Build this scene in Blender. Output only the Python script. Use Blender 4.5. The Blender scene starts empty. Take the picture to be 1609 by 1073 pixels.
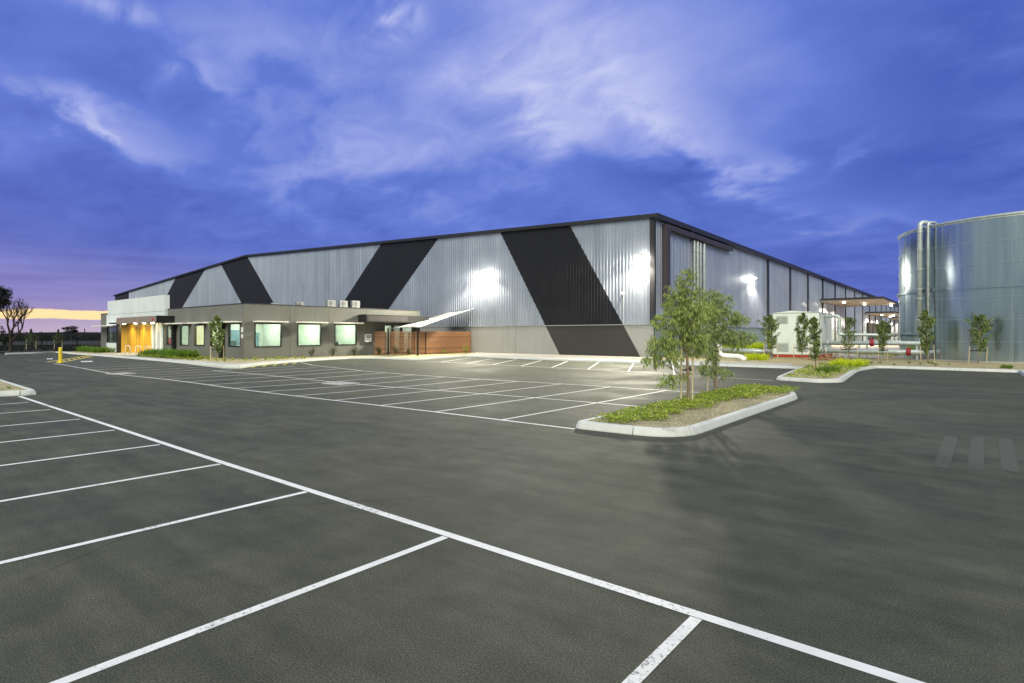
import bpy, bmesh, math, random
from mathutils import Vector, Matrix
random.seed(7)
R = math.radians
sc = bpy.context.scene
COL = sc.collection

# ------------------------------------------------------------------ helpers
def tag(o, label=None, cat=None, group=None, kind=None):
    if label: o['label'] = label
    if cat: o['category'] = cat
    if group: o['group'] = group
    if kind: o['kind'] = kind
    return o

def empty(name, loc=(0, 0, 0), rz=0.0, **k):
    o = bpy.data.objects.new(name, None)
    o.empty_display_size = 0.3
    COL.objects.link(o); o.location = loc; o.rotation_euler = (0, 0, rz)
    return tag(o, **k)

def zg(x, y):
    """drained asphalt: two shallow dips round the pit lids"""
    z = 0.0
    for (px, py, a, s) in ((-36.3, 10.4, .14, 5.0), (-21.2, 14.2, .11, 5.5)):
        z -= a * math.exp(-((x - px) ** 2 + (y - py) ** 2) / (2 * s * s))
    return z

class MB:
    def __init__(s): s.v = []; s.f = []; s.m = []; s.cur = 0
    def quad(s, a, b, c, d): s.poly((a, b, c, d))
    def poly(s, pts):
        n = len(s.v); s.v.extend(tuple(p) for p in pts)
        s.f.append(tuple(range(n, n + len(pts)))); s.m.append(s.cur)
    def box(s, x0, x1, y0, y1, z0, z1):
        if x0 > x1: x0, x1 = x1, x0
        if y0 > y1: y0, y1 = y1, y0
        n = len(s.v)
        s.v += [(x0, y0, z0), (x1, y0, z0), (x1, y1, z0), (x0, y1, z0), (x0, y0, z1), (x1, y0, z1), (x1, y1, z1), (x0, y1, z1)]
        for f in ((0, 3, 2, 1), (4, 5, 6, 7), (0, 1, 5, 4), (1, 2, 6, 5), (2, 3, 7, 6), (3, 0, 4, 7)):
            s.f.append(tuple(n + i for i in f)); s.m.append(s.cur)
        return s
    def tube(s, pts, r, seg=12, caps=True):
        pts = [Vector(p) for p in pts]
        rs = r if isinstance(r, (list, tuple)) else [r] * len(pts)
        n0 = len(s.v); prev = None
        for i, p in enumerate(pts):
            if i == 0: t = pts[1] - p
            elif i == len(pts) - 1: t = p - pts[-2]
            else: t = (pts[i + 1] - p).normalized() + (p - pts[i - 1]).normalized()
            t.normalize()
            if prev is None:
                up = Vector((0, 0, 1)) if abs(t.z) < .9 else Vector((1, 0, 0))
                u = t.cross(up).normalized()
            else:
                u = (prev - t * prev.dot(t)).normalized()
            prev = u; w = t.cross(u)
            for k in range(seg):
                a = 2 * math.pi * k / seg
                q = p + (u * math.cos(a) + w * math.sin(a)) * rs[i]
                s.v.append(tuple(q))
        for i in range(len(pts) - 1):
            for k in range(seg):
                a = n0 + i * seg + k; b = n0 + i * seg + (k + 1) % seg
                s.f.append((a, b, b + seg, a + seg)); s.m.append(s.cur)
        if caps:
            s.f.append(tuple(n0 + k for k in range(seg))[::-1]); s.m.append(s.cur)
            e = n0 + (len(pts) - 1) * seg
            s.f.append(tuple(e + k for k in range(seg))); s.m.append(s.cur)
        return s
    def build(s, name, mat, parent=None, smooth=False, **k):
        me = bpy.data.meshes.new(name)
        me.from_pydata(s.v, [], s.f)
        for m in (mat if isinstance(mat, (list, tuple)) else [mat]): me.materials.append(m)
        if isinstance(mat, (list, tuple)): me.polygons.foreach_set('material_index', s.m)
        if smooth: me.polygons.foreach_set('use_smooth', [True] * len(s.f))
        me.update()
        o = bpy.data.objects.new(name, me); COL.objects.link(o)
        if parent: o.parent = parent
        return tag(o, **k)

def bend(pts, r, n=5):
    """round the corners of a 3D polyline"""
    P = [Vector(p) for p in pts]; out = [P[0]]
    for i in range(1, len(P) - 1):
        a = (P[i - 1] - P[i]); b = (P[i + 1] - P[i])
        rr = min(r, a.length * .49, b.length * .49)
        A = P[i] + a.normalized() * rr; B = P[i] + b.normalized() * rr
        for k in range(n + 1):
            t = k / n
            out.append(A * (1 - t) ** 2 + P[i] * 2 * t * (1 - t) + B * t * t)
    out.append(P[-1]); return out

def copy_tree(o, parent=None):
    c = o.copy(); COL.objects.link(c); c.parent = parent
    for ch in list(o.children): copy_tree(ch, c)
    return c

# ------------------------------------------------------------------ materials
def newmat(name):
    m = bpy.data.materials.new(name); m.use_nodes = True
    nt = m.node_tree; b = nt.nodes['Principled BSDF']
    return m, nt, b

def N(nt, typ, **kw):
    n = nt.nodes.new(typ)
    for k, v in kw.items():
        if k.startswith('i_'): n.inputs[k[2:].replace('_', ' ')].default_value = v
        else: setattr(n, k, v)
    return n

def mapped(nt, scale=(1, 1, 1), rot=(0, 0, 0)):
    t = N(nt, 'ShaderNodeTexCoord'); mp = N(nt, 'ShaderNodeMapping')
    mp.inputs['Scale'].default_value = scale; mp.inputs['Rotation'].default_value = rot
    nt.links.new(t.outputs['Object'], mp.inputs['Vector']); return mp.outputs[0]

def noise(nt, vec, scale, detail=4, rough=.55):
    n = N(nt, 'ShaderNodeTexNoise'); n.inputs['Scale'].default_value = scale
    n.inputs['Detail'].default_value = detail; n.inputs['Roughness'].default_value = rough
    if vec is not None: nt.links.new(vec, n.inputs['Vector'])
    return n.outputs['Fac']

def ramp(nt, fac, stops):
    r = N(nt, 'ShaderNodeValToRGB'); e = r.color_ramp.elements
    while len(e) < len(stops): e.new(.5)
    for i, (p, c) in enumerate(stops):
        e[i].position = p; e[i].color = (*c, 1) if len(c) == 3 else c
    nt.links.new(fac, r.inputs[0]); return r.outputs[0]

def mixc(nt, fac, a, b, mode='MIX'):
    n = N(nt, 'ShaderNodeMix', data_type='RGBA', blend_type=mode)
    for s, v in ((0, fac), (6, a), (7, b)):
        if hasattr(v, 'links') or isinstance(v, bpy.types.NodeSocket): nt.links.new(v, n.inputs[s])
        else: n.inputs[s].default_value = v if s == 0 else ((*v, 1) if len(v) == 3 else v)
    return n.outputs[2]

def bump(nt, b, h, strength=.3, dist=.01):
    n = N(nt, 'ShaderNodeBump'); n.inputs['Strength'].default_value = strength; n.inputs['Distance'].default_value = dist
    nt.links.new(h, n.inputs['Height']); nt.links.new(n.outputs[0], b.inputs['Normal'])

def simple(name, col, rough=.6, metal=0.0, var=.12, vs=2.0, bmp=0.0, spec=None, fine=0):
    m, nt, b = newmat(name)
    v = mapped(nt); f = noise(nt, v, vs, 5)
    lo = tuple(c * (1 - var) for c in col); hi = tuple(min(1, c * (1 + var)) for c in col)
    c = ramp(nt, f, [(.3, lo), (.7, hi)])
    if fine: c = mixc(nt, .35, c, ramp(nt, noise(nt, v, fine, 3), [(.35, tuple(x * .8 for x in col)), (.65, tuple(min(1, x * 1.2) for x in col))]))
    nt.links.new(c, b.inputs['Base Color'])
    b.inputs['Roughness'].default_value = rough; b.inputs['Metallic'].default_value = metal
    if spec is not None: b.inputs['Specular IOR Level'].default_value = spec
    if bmp: bump(nt, b, noise(nt, v, fine or 40, 3), bmp, .01)
    return m

def emis(name, col, s):
    m, nt, b = newmat(name)
    b.inputs['Base Color'].default_value = (*col, 1)
    b.inputs['Emission Color'].default_value = (*col, 1); b.inputs['Emission Strength'].default_value = s
    return m

def mk_asphalt():
    m, nt, b = newmat('asphalt')
    v = mapped(nt)
    vst = mapped(nt, (.05, .22, 1), (0, 0, .25))
    big = noise(nt, vst, 1.0, 4, .6)
    mid = noise(nt, v, .35, 6, .62)
    vs2 = mapped(nt, (.5, 2.6, 1), (0, 0, -.55))
    st = noise(nt, vs2, .9, 5, .6)
    fine = noise(nt, v, 85, 3, .8)
    tyre = noise(nt, mapped(nt, (.10, 2.2, 1), (0, 0, .05)), 1.0, 5, .7)
    spk = noise(nt, v, 120, 2, .6)
    mott = noise(nt, v, 1.7, 7, .68)
    c = ramp(nt, big, [(.32, (.043, .046, .034)), (.66, (.080, .084, .062))])
    c = mixc(nt, .5, c, ramp(nt, mid, [(.3, (.034, .037, .028)), (.68, (.100, .105, .078))]))
    c = mixc(nt, .3, c, ramp(nt, st, [(.3, (.030, .031, .026)), (.7, (.115, .118, .090))]))
    c = mixc(nt, .3, c, ramp(nt, tyre, [(.32, (.62, .62, .64)), (.5, (1, 1, 1)), (.72, (1.25, 1.25, 1.22))]), 'MULTIPLY')
    c = mixc(nt, 1.0, c, ramp(nt, fine, [(.38, (.45, .45, .46)), (.5, (.97, .97, .97)), (.62, (1.7, 1.68, 1.62))]), 'MULTIPLY')
    c = mixc(nt, 1.0, c, ramp(nt, mott, [(.34, (.82, .82, .83)), (.5, (1, 1, 1)), (.66, (1.18, 1.18, 1.16))]), 'MULTIPLY')
    vo = N(nt, 'ShaderNodeTexVoronoi', feature='DISTANCE_TO_EDGE'); vo.inputs['Scale'].default_value = .22
    wv = N(nt, 'ShaderNodeMix', data_type='VECTOR'); wv.inputs[0].default_value = .12
    nz = N(nt, 'ShaderNodeTexNoise'); nz.inputs['Scale'].default_value = 1.6; nz.inputs['Detail'].default_value = 6; nt.links.new(v, nz.inputs['Vector'])
    nt.links.new(v, wv.inputs[4]); nt.links.new(nz.outputs['Color'], wv.inputs[5]); nt.links.new(wv.outputs[1], vo.inputs['Vector'])
    ck = ramp(nt, vo.outputs['Distance'], [(.0, (1, 1, 1)), (.0022, (0, 0, 0))])
    ckm = mixc(nt, 1.0, ck, ramp(nt, noise(nt, v, .16, 3), [(.56, (0, 0, 0)), (.62, (.75, .75, .75))]), 'MULTIPLY')
    c = mixc(nt, ckm, c, (.02, .02, .02))
    c = mixc(nt, ramp(nt, spk, [(.66, (0, 0, 0)), (.70, (.8, .8, .8))]), c, (.24, .24, .22))
    nt.links.new(c, b.inputs['Base Color'])
    rr = ramp(nt, mid, [(.3, (.62,) * 3), (.7, (.9,) * 3)])
    nt.links.new(rr, b.inputs['Roughness']); b.inputs['Specular IOR Level'].default_value = .14
    h = mixc(nt, .5, fine, spk)
    bump(nt, b, h, .55, .012)
    return m

def mk_paint(name, col):
    m, nt, b = newmat(name)
    v = mapped(nt)
    worn = noise(nt, v, 26, 6, .8)
    patch = noise(nt, v, .8, 3, .6)
    c = ramp(nt, noise(nt, v, 3, 4), [(.3, tuple(x * .82 for x in col)), (.7, col)])
    wm = mixc(nt, .35, worn, patch)
    k = ramp(nt, wm, [(.55, (0, 0, 0)), (.62, (1, 1, 1))])
    c = mixc(nt, k, c, (.13, .13, .115))
    nt.links.new(c, b.inputs['Base Color']); b.inputs['Roughness'].default_value = .65
    bump(nt, b, noise(nt, v, 60, 3), .3, .006)
    return m

def mk_foliage(name, dark, light, trans=.35, rough=.5):
    m, nt, b = newmat(name)
    g = N(nt, 'ShaderNodeNewGeometry')
    c = ramp(nt, g.outputs['Random Per Island'], [(0, dark), (.6, tuple((a + q) / 2 for a, q in zip(dark, light))), (1, light)])
    nt.links.new(c, b.inputs['Base Color']); b.inputs['Roughness'].default_value = rough
    b.inputs['Specular IOR Level'].default_value = .3
    t = N(nt, 'ShaderNodeBsdfTranslucent'); nt.links.new(c, t.inputs[0])
    mx = N(nt, 'ShaderNodeMixShader'); mx.inputs[0].default_value = trans
    nt.links.new(b.outputs[0], mx.inputs[1]); nt.links.new(t.outputs[0], mx.inputs[2])
    nt.links.new(mx.outputs[0], nt.nodes['Material Output'].inputs[0])
    return m

def mk_concrete(name, col, joint=None):
    m, nt, b = newmat(name)
    v = mapped(nt)
    c = ramp(nt, noise(nt, v, .5, 6, .6), [(.3, tuple(x * .82 for x in col)), (.7, tuple(min(1, x * 1.1) for x in col))])
    c = mixc(nt, .4, c, ramp(nt, noise(nt, v, 14, 5, .7), [(.3, tuple(x * .75 for x in col)), (.7, tuple(min(1, x * 1.15) for x in col))]))
    vz = mapped(nt, (3.0, 3.0, .25))
    c = mixc(nt, .25, c, ramp(nt, noise(nt, vz, 1.2, 4, .6), [(.35, tuple(x * .7 for x in col)), (.6, col)]))
    nt.links.new(c, b.inputs['Base Color']); b.inputs['Roughness'].default_value = .75
    bump(nt, b, noise(nt, v, 45, 3), .2, .006)
    return m

def mk_mulch():
    m, nt, b = newmat('mulch')
    v = mapped(nt)
    vo = N(nt, 'ShaderNodeTexVoronoi'); vo.inputs['Scale'].default_value = 34; nt.links.new(v, vo.inputs['Vector'])
    c = ramp(nt, noise(nt, v, 45, 3, .8), [(.3, (.15, .12, .06)), (.5, (.40, .35, .19)), (.72, (.66, .59, .38))])
    c = mixc(nt, ramp(nt, noise(nt, v, .9, 4), [(.48, (0, 0, 0)), (.68, (.45, .45, .45))]), c, (.16, .13, .075))
    nt.links.new(c, b.inputs['Base Color']); b.inputs['Roughness'].default_value = .9
    bump(nt, b, vo.outputs['Distance'], .9, .03)
    return m

def mk_tank():
    m, nt, b = newmat('galvanised_tank')
    v = mapped(nt); vz = mapped(nt, (4, 4, .15))
    c = ramp(nt, noise(nt, vz, .8, 5, .65), [(.3, (.38, .48, .54)), (.7, (.58, .68, .73))])
    c = mixc(nt, .2, c, ramp(nt, noise(nt, v, 9, 4, .7), [(.3, (.28, .36, .40)), (.7, (.42, .50, .54))]))
    # stain band: dulled, weathered zinc near the foot of the shell
    sp = N(nt, 'ShaderNodeSeparateXYZ'); nt.links.new(v, sp.inputs[0])
    nt.links.new(c, b.inputs['Base Color']); b.inputs['Metallic'].default_value = .95
    rr = ramp(nt, noise(nt, vz, .8, 5, .7), [(.3, (.15,) * 3), (.7, (.25,) * 3)])
    nt.links.new(rr, b.inputs['Roughness'])
    # sheets buckle very slightly
    bump(nt, b, noise(nt, mapped(nt, (.6, .6, .18)), 1.0, 2, .4), .25, .12)
    return m

def mk_cladding(name, col, metal, rough):
    m, nt, b = newmat(name)
    v = mapped(nt, (.9, .9, .04))
    c = ramp(nt, noise(nt, v, 1.0, 3, .5), [(.3, tuple(x * .88 for x in col)), (.7, tuple(x * 1.08 for x in col))])
    vv = mapped(nt); sp = N(nt, 'ShaderNodeSeparateXYZ'); nt.links.new(vv, sp.inputs[0])
    a = N(nt, 'ShaderNodeMath', operation='ADD'); nt.links.new(sp.outputs[0], a.inputs[0]); nt.links.new(sp.outputs[1], a.inputs[1])
    q = N(nt, 'ShaderNodeMath', operation='DIVIDE'); q.inputs[1].default_value = .96; nt.links.new(a.outputs[0], q.inputs[0])
    fl = N(nt, 'ShaderNodeMath', operation='FLOOR'); nt.links.new(q.outputs[0], fl.inputs[0])
    wn = N(nt, 'ShaderNodeTexWhiteNoise', noise_dimensions='1D'); nt.links.new(fl.outputs[0], wn.inputs['W'])
    c = mixc(nt, 1.0, c, ramp(nt, wn.outputs[0], [(0, (.95, .95, .96)), (1, (1.04, 1.04, 1.03))]), 'MULTIPLY')
    c = mixc(nt, .25, c, ramp(nt, noise(nt, mapped(nt, (2.2, 2.2, .10)), 1.0, 5, .7), [(.35, (.75, .75, .74)), (.6, (1, 1, 1))]), 'MULTIPLY')
    nt.links.new(c, b.inputs['Base Color']); b.inputs['Metallic'].default_value = metal
    rr = ramp(nt, noise(nt, mapped(nt), .7, 4), [(.3, (rough - .05,) * 3), (.7, (rough + .08,) * 3)])
    nt.links.new(rr, b.inputs['Roughness'])
    return m

def mk_timber(name, dark, light, axis='z', board=.12, rough=.5):
    m, nt, b = newmat(name)
    sca = (1.2, 1.2, 22) if axis == 'h' else (14, 14, 1.0)
    c = ramp(nt, noise(nt, mapped(nt, sca), 1.2, 5, .6), [(.3, dark), (.7, light)])
    v = mapped(nt); sp = N(nt, 'ShaderNodeSeparateXYZ'); nt.links.new(v, sp.inputs[0])
    q = N(nt, 'ShaderNodeMath', operation='DIVIDE'); q.inputs[1].default_value = board
    nt.links.new(sp.outputs[2 if axis == 'h' else 0], q.inputs[0])
    fl = N(nt, 'ShaderNodeMath', operation='FLOOR'); nt.links.new(q.outputs[0], fl.inputs[0])
    wn = N(nt, 'ShaderNodeTexWhiteNoise', noise_dimensions='1D'); nt.links.new(fl.outputs[0], wn.inputs['W'])
    c = mixc(nt, 1.0, c, ramp(nt, wn.outputs[0], [(0, (.72, .72, .72)), (1, (1.2, 1.2, 1.2))]), 'MULTIPLY')
    nt.links.new(c, b.inputs['Base Color']); b.inputs['Roughness'].default_value = rough
    return m

def mk_glass():
    m, nt, b = newmat('window_glass')
    t = N(nt, 'ShaderNodeBsdfTransparent'); t.inputs[0].default_value = (.86, .93, .9, 1)
    g = N(nt, 'ShaderNodeBsdfGlossy'); g.inputs['Roughness'].default_value = .03
    f = N(nt, 'ShaderNodeFresnel'); f.inputs[0].default_value = 1.45
    mx = N(nt, 'ShaderNodeMixShader')
    nt.links.new(f.outputs[0], mx.inputs[0]); nt.links.new(t.outputs[0], mx.inputs[1]); nt.links.new(g.outputs[0], mx.inputs[2])
    nt.links.new(mx.outputs[0], nt.nodes['Material Output'].inputs[0])
    return m

M = dict(
    asphalt=mk_asphalt(), white=mk_paint('white_paint', (.78, .79, .77)), yellow=mk_paint('yellow_paint', (.62, .50, .07)),
    kerb=mk_concrete('kerb_concrete', (.55, .57, .55)), path=mk_concrete('path_concrete', (.42, .41, .37)),
    dock=mk_concrete('dock_concrete', (.34, .31, .28)),
    mulch=mk_mulch(), tank=mk_tank(),
    clad=mk_cladding('silver_cladding', (.46, .51, .60), .85, .47),
    clad_dark=mk_cladding('charcoal_cladding', (.010, .010, .014), .1, .38),
    side=mk_cladding('side_cladding', (.45, .50, .60), .9, .47),
    base=mk_concrete('precast_light', (.26, .265, .26)), base_dark=mk_concrete('precast_charcoal', (.026, .026, .025)),
    base_blue=mk_concrete('precast_blue', (.20, .26, .29)),
    trim=simple('charcoal_trim', (.018, .018, .024), .5), roof=simple('roof_sheet', (.25, .27, .29), .5, .4),
    duct=simple('brown_duct', (.045, .035, .04), .5), galv=simple('galvanised_pipe', (.50, .56, .56), .45, .35, .15, 3),
    steel=simple('brushed_steel', (.6, .6, .6), .3, .9), grey_pipe=simple('grey_pipe', (.40, .45, .46), .45, .2),
    office=mk_concrete('office_grey', (.155, .158, .145)), office_white=mk_concrete('office_white', (.66, .72, .74)),
    fascia=simple('taupe_fascia', (.24, .195, .165), .55), black=simple('black_metal', (.010, .010, .011), .45),
    frame=simple('window_frame', (.012, .018, .016), .5), glass=mk_glass(),
    awn=simple('awning_white', (.80, .78, .72), .5), wallin=simple('interior_wall', (.62, .69, .60), .8),
    wallin2=simple('interior_wall_blue', (.20, .32, .38), .7), floorin=simple('interior_floor', (.22, .22, .22), .7),
    furn=simple('interior_furniture', (.10, .14, .14), .6), redf=simple('red_chair_fabric', (.35, .05, .08), .8),
    warm_timber=mk_timber('golden_timber', (.60, .31, .02), (.88, .52, .05), 'v', .14),
    fence_timber=mk_timber('merbau_boards', (.19, .088, .042), (.33, .165, .078), 'h', .145, .45),
    fins=simple('white_fin', (.72, .74, .74), .5), red=simple('red_valve_paint', (.28, .015, .025), .45),
    redbase=simple('red_skid', (.36, .045, .02), .6), boxp=simple('pale_green_steel', (.68, .73, .70), .5, 0, .06, 1.5),
    bollard=simple('bollard_yellow', (.70, .55, .03), .5), sail=simple('sail_cloth', (.36, .36, .35), .8),
    stake=simple('hardwood_stake', (.50, .42, .27), .85, 0, .25, 9), tie=simple('tree_tie', (.012, .012, .012), .8),
    bark=simple('young_bark', (.20, .15, .10), .9, 0, .35, 12), bark_dark=simple('dark_bark', (.03, .022, .02), .95),
    field=simple('dark_field', (.013, .012, .011), 1, 0, .4, .05, 0, 0), verge=simple('verge_soil', (.022, .026, .014), .95, 0, .4, 1.2),
    hill=simple('far_hill', (.02, .022, .03), 1), ac=simple('ac_casing', (.24, .25, .26), .5), acg=simple('ac_grille', (.10, .11, .12), .5),
    gum=mk_foliage('gum_leaves', (.055, .09, .025), (.62, .74, .22), .38), gum2=mk_foliage('gum_leaves_grey', (.06, .095, .03), (.56, .68, .26), .38),
    pear=mk_foliage('pear_leaves', (.035, .07, .018), (.36, .46, .14), .3),
    darkleaf=mk_foliage('dark_leaves', (.006, .008, .005), (.022, .028, .014), .1),
    shrub=mk_foliage('shrub_leaves', (.03, .045, .02), (.12, .14, .06), .2),
    grass=mk_foliage('lomandra', (.05, .12, .012), (.22, .36, .04), .3),
    lime=mk_foliage('lime_grass', (.38, .50, .015), (.80, .88, .05), .35),
    cover=mk_foliage('ground_cover', (.10, .17, .02), (.48, .56, .08), .3),
    chips=mk_foliage('mulch_chips', (.14, .11, .06), (.92, .85, .62), .0, .9),
    redleaf=mk_foliage('red_leaves', (.22, .12, .06), (.45, .26, .14), .2),
    panel_light=emis('ceiling_panel_light', (.86, 1, .82), 8.0), warm_light=emis('warm_lamp', (1, .62, .12), 60),
    flood=emis('flood_lens', (1, .93, .78), 300), down=emis('downlight_lens', (1, .86, .5), 40),
    dockl=emis('dock_lamp', (1, .82, .55), 45), redl=simple('red_beacon', (.55, .02, .02), .4),
    stain=simple('worn_asphalt_patch', (.061, .064, .049), .85, 0, .25, 14),
    louvre=simple('louvre_grey', (.38, .42, .39), .5),
    white_board=simple('white_sign', (.7, .72, .75), .5),
)

# ------------------------------------------------------------------ 2D helpers
def clip(poly, a, b, c):
    """keep a*x+b*y+c>=0 of a convex polygon"""
    out = []
    for i in range(len(poly)):
        p, q = poly[i], poly[(i + 1) % len(poly)]
        dp = a * p[0] + b * p[1] + c; dq = a * q[0] + b * q[1] + c
        if dp >= 0: out.append(p)
        if (dp >= 0) != (dq >= 0):
            t = dp / (dp - dq); out.append((p[0] + (q[0] - p[0]) * t, p[1] + (q[1] - p[1]) * t))
    return out

def corrugate(poly, period, depth, mapf, mb, profile=((0, 0), (.52, 0), (.60, 1), (.90, 1), (.98, 0))):
    """clip a convex (u,z) polygon into rib facets; mapf(u, z, out) -> xyz"""
    u0 = min(p[0] for p in poly); u1 = max(p[0] for p in poly)
    k = math.floor(u0 / period)
    pts = []
    while k * period < u1 + period:
        for a, d in profile: pts.append(((k + a) * period, d * depth))
        k += 1
    for (a, da), (b, db) in zip(pts, pts[1:]):
        if b <= u0 or a >= u1: continue
        c = clip(clip(poly, 1, 0, -a), -1, 0, b)
        if len(c) < 3: continue
        mb.poly([mapf(u, z, da + (db - da) * (u - a) / (b - a)) for u, z in c])

def poly_bed(name, pts, z, mat, lift=None, **k):
    from mathutils.geometry import delaunay_2d_cdt
    n = len(pts)
    V, _, F, *_r = delaunay_2d_cdt([Vector(p) for p in pts], [(i, (i + 1) % n) for i in range(n)], [], 0, 1e-4)
    def inside(x, y):
        c = False
        for i in range(n):
            (xa, ya), (xb, yb) = pts[i], pts[i - 1]
            if (ya > y) != (yb > y) and x < (xb - xa) * (y - ya) / (yb - ya) + xa: c = not c
        return c
    F = [f for f in F if inside(sum(V[i].x for i in f) / 3, sum(V[i].y for i in f) / 3)]
    F = [f if (V[f[1]] - V[f[0]]).cross(V[f[2]] - V[f[0]]) > 0 else f[::-1] for f in F]
    me = bpy.data.meshes.new(name); me.from_pydata([(v.x, v.y, z) for v in V], [], [tuple(f) for f in F]); me.materials.append(mat)
    o = bpy.data.objects.new(name, me); COL.objects.link(o)
    return tag(o, **k)

def round2(pts, r, closed, n=6):
    P = [Vector((p[0], p[1])) for p in pts]; out = []
    L = len(P)
    for i in range(L):
        if not closed and i in (0, L - 1): out.append(P[i]); continue
        a = P[i - 1] - P[i]; b = P[(i + 1) % L] - P[i]
        rr = r[i] if isinstance(r, (list, tuple)) else r
        rr = min(rr, a.length * .45, b.length * .45)
        if rr < .02: out.append(P[i]); continue
        A = P[i] + a.normalized() * rr; B = P[i] + b.normalized() * rr
        for k in range(n + 1):
            t = k / n; out.append(A * (1 - t) ** 2 + P[i] * 2 * t * (1 - t) + B * t * t)
    return [(p.x, p.y) for p in out]

KP = ((0, -.16), (.0, .02), (.04, .125), (.055, .143), (.075, .15), (.18, .15), (.18, -.02))  # kerb section: offset inwards, height
def kerb(name, pts, closed, width=.18, piece=2.4, side=1, **k):
    """side=1: the bed is on the left of travel"""
    P = [Vector(p) for p in pts]
    if closed: P.append(P[0])
    # resample into pieces with joints
    L = [0]
    for a, b in zip(P, P[1:]): L.append(L[-1] + (b - a).length)
    tot = L[-1]; npc = max(1, round(tot / piece)); cuts = [tot * i / npc for i in range(npc + 1)]
    def at(s):
        for i in range(len(P) - 1):
            if s <= L[i + 1] + 1e-9:
                return P[i] + (P[i + 1] - P[i]) * ((s - L[i]) / max(1e-9, L[i + 1] - L[i]))
        return P[-1]
    def nrm(s):
        e = .04
        a, b = at(max(0, s - e)), at(min(tot, s + e)); d = (b - a).normalized()
        return Vector((-d.y, d.x)) * side
    mb = MB(); g = .011; sx = width / .18
    for c0, c1 in zip(cuts, cuts[1:]):
        ss = sorted(set([c0 + g, c1 - g] + [l for l in L if c0 + g < l < c1 - g]))
        rings = []
        for s in ss:
            p = at(s); n = nrm(s)
            rings.append([(p.x + n.x * o * sx, p.y + n.y * o * sx, z) for o, z in KP])
        for r0, r1 in zip(rings, rings[1:]):
            for i in range(len(KP) - 1): mb.poly((r0[i], r1[i], r1[i + 1], r0[i + 1]))
        mb.poly(rings[0]); mb.poly(rings[-1][::-1])
    return mb.build(name, M['kerb'], kind='structure', **k)

def inset(pts, d):
    """inset a closed CCW/CW polyline roughly by d towards its inside"""
    P = [Vector(p) for p in pts]; L = len(P)
    area = sum(P[i].x * P[(i + 1) % L].y - P[(i + 1) % L].x * P[i].y for i in range(L))
    s = 1 if area > 0 else -1; out = []
    for i in range(L):
        a = (P[i] - P[i - 1]).normalized(); b = (P[(i + 1) % L] - P[i]).normalized()
        n = Vector((-(a.y + b.y), a.x + b.x)) * s
        if n.length < 1e-6: n = Vector((-a.y, a.x)) * s
        out.append(tuple(P[i] + n.normalized() * d))
    return out

# ------------------------------------------------------------------ camera
cam = bpy.data.cameras.new('camera'); co = bpy.data.objects.new('camera', cam); COL.objects.link(co)
co.location = (0, 0, 2.0); co.rotation_euler = (R(90), 0, R(39.38))
cam.sensor_width = 36; cam.lens = 890 / 1609 * 36; cam.shift_y = -10.5 / 1609
cam.clip_end = 20000; cam.clip_start = .05
sc.camera = co

# ------------------------------------------------------------------ ground
def grid_mesh(name, xs, ys, zf, mat, **k):
    n = len(xs); v = [(x, y, zf(x, y)) for y in ys for x in xs]; f = []
    for j in range(len(ys) - 1):
        for i in range(n - 1): a = j * n + i; f.append((a, a + 1, a + 1 + n, a + n))
    me = bpy.data.meshes.new(name); me.from_pydata(v, [], f); me.materials.append(mat)
    o = bpy.data.objects.new(name, me); COL.objects.link(o); return tag(o, **k)
xs = [-130, -110, -90, -75, -65] + [-60 + .5 * i for i in range(0, 111)] + [0, 10, 20, 35, 60]
xs = sorted(set(xs))
ys = [-60, -40, -20, -10, -6] + [-5 + .5 * i for i in range(0, 69)] + [32, 40, 60, 100, 160, 240, 320]
ys = sorted(set(ys))
def zc(x, y): return zg(x, y) if (-62 < x < 0 and -6 < y < 31) else 0.0
grid_mesh('car_park_asphalt', xs, ys, zc, M['asphalt'], kind='structure')
mb = MB(); mb.quad((-9000, -3000, -.35), (9000, -3000, -.35), (9000, 12000, -.35), (-9000, 12000, -.35))
mb.build('ground', M['field'], kind='structure')
# low rise on the skyline
mb = MB(); pr = []
for i in range(60):
    a = R(30) + R(100) * i / 59; r = 4500
    h = 18 + 10 * math.sin(i * .35) + 6 * math.sin(i * .9 + 1)
    pr.append((-r * math.sin(a), r * math.cos(a), h))
for a, b in zip(pr, pr[1:]):
    mb.quad((a[0], a[1], -2), (b[0], b[1], -2), b, a)
    mb.quad(a, b, (b[0] * 1.25, b[1] * 1.25, -2), (a[0] * 1.25, a[1] * 1.25, -2))
mb.build('hills', M['hill'], kind='structure')

def strip(mb, x0, y0, x1, y1, w, dz=.003, step=.5):
    a = Vector((x0, y0)); b = Vector((x1, y1)); d = (b - a); L = d.length; d.normalize(); n = Vector((-d.y, d.x)) * w / 2
    k = max(1, int(L / step))
    for i in range(k):
        p = a + d * L * i / k; q = a + d * L * (i + 1) / k
        mb.quad(*[(t.x, t.y, zc(t.x, t.y) + dz) for t in (p - n, q - n, q + n, p + n)])

# near left rows: long lane line + bay dividers
mb = MB(); strip(mb, -24.3, 4.12, -17, 4.06, .10); strip(mb, -17, 4.06, -9, 3.98, .10); strip(mb, -9, 3.98, 8, 3.96, .10)
for x in (3.5, 1.0, -1.53, -4.06, -6.6, -9.05, -11.52, -14.03, -16.55, -19.3, -21.85):
    strip(mb, x, 3.91, x - .02, -1.4, .085, .004)
mb.build('near_bay_markings', M['white'], kind='structure')
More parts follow.
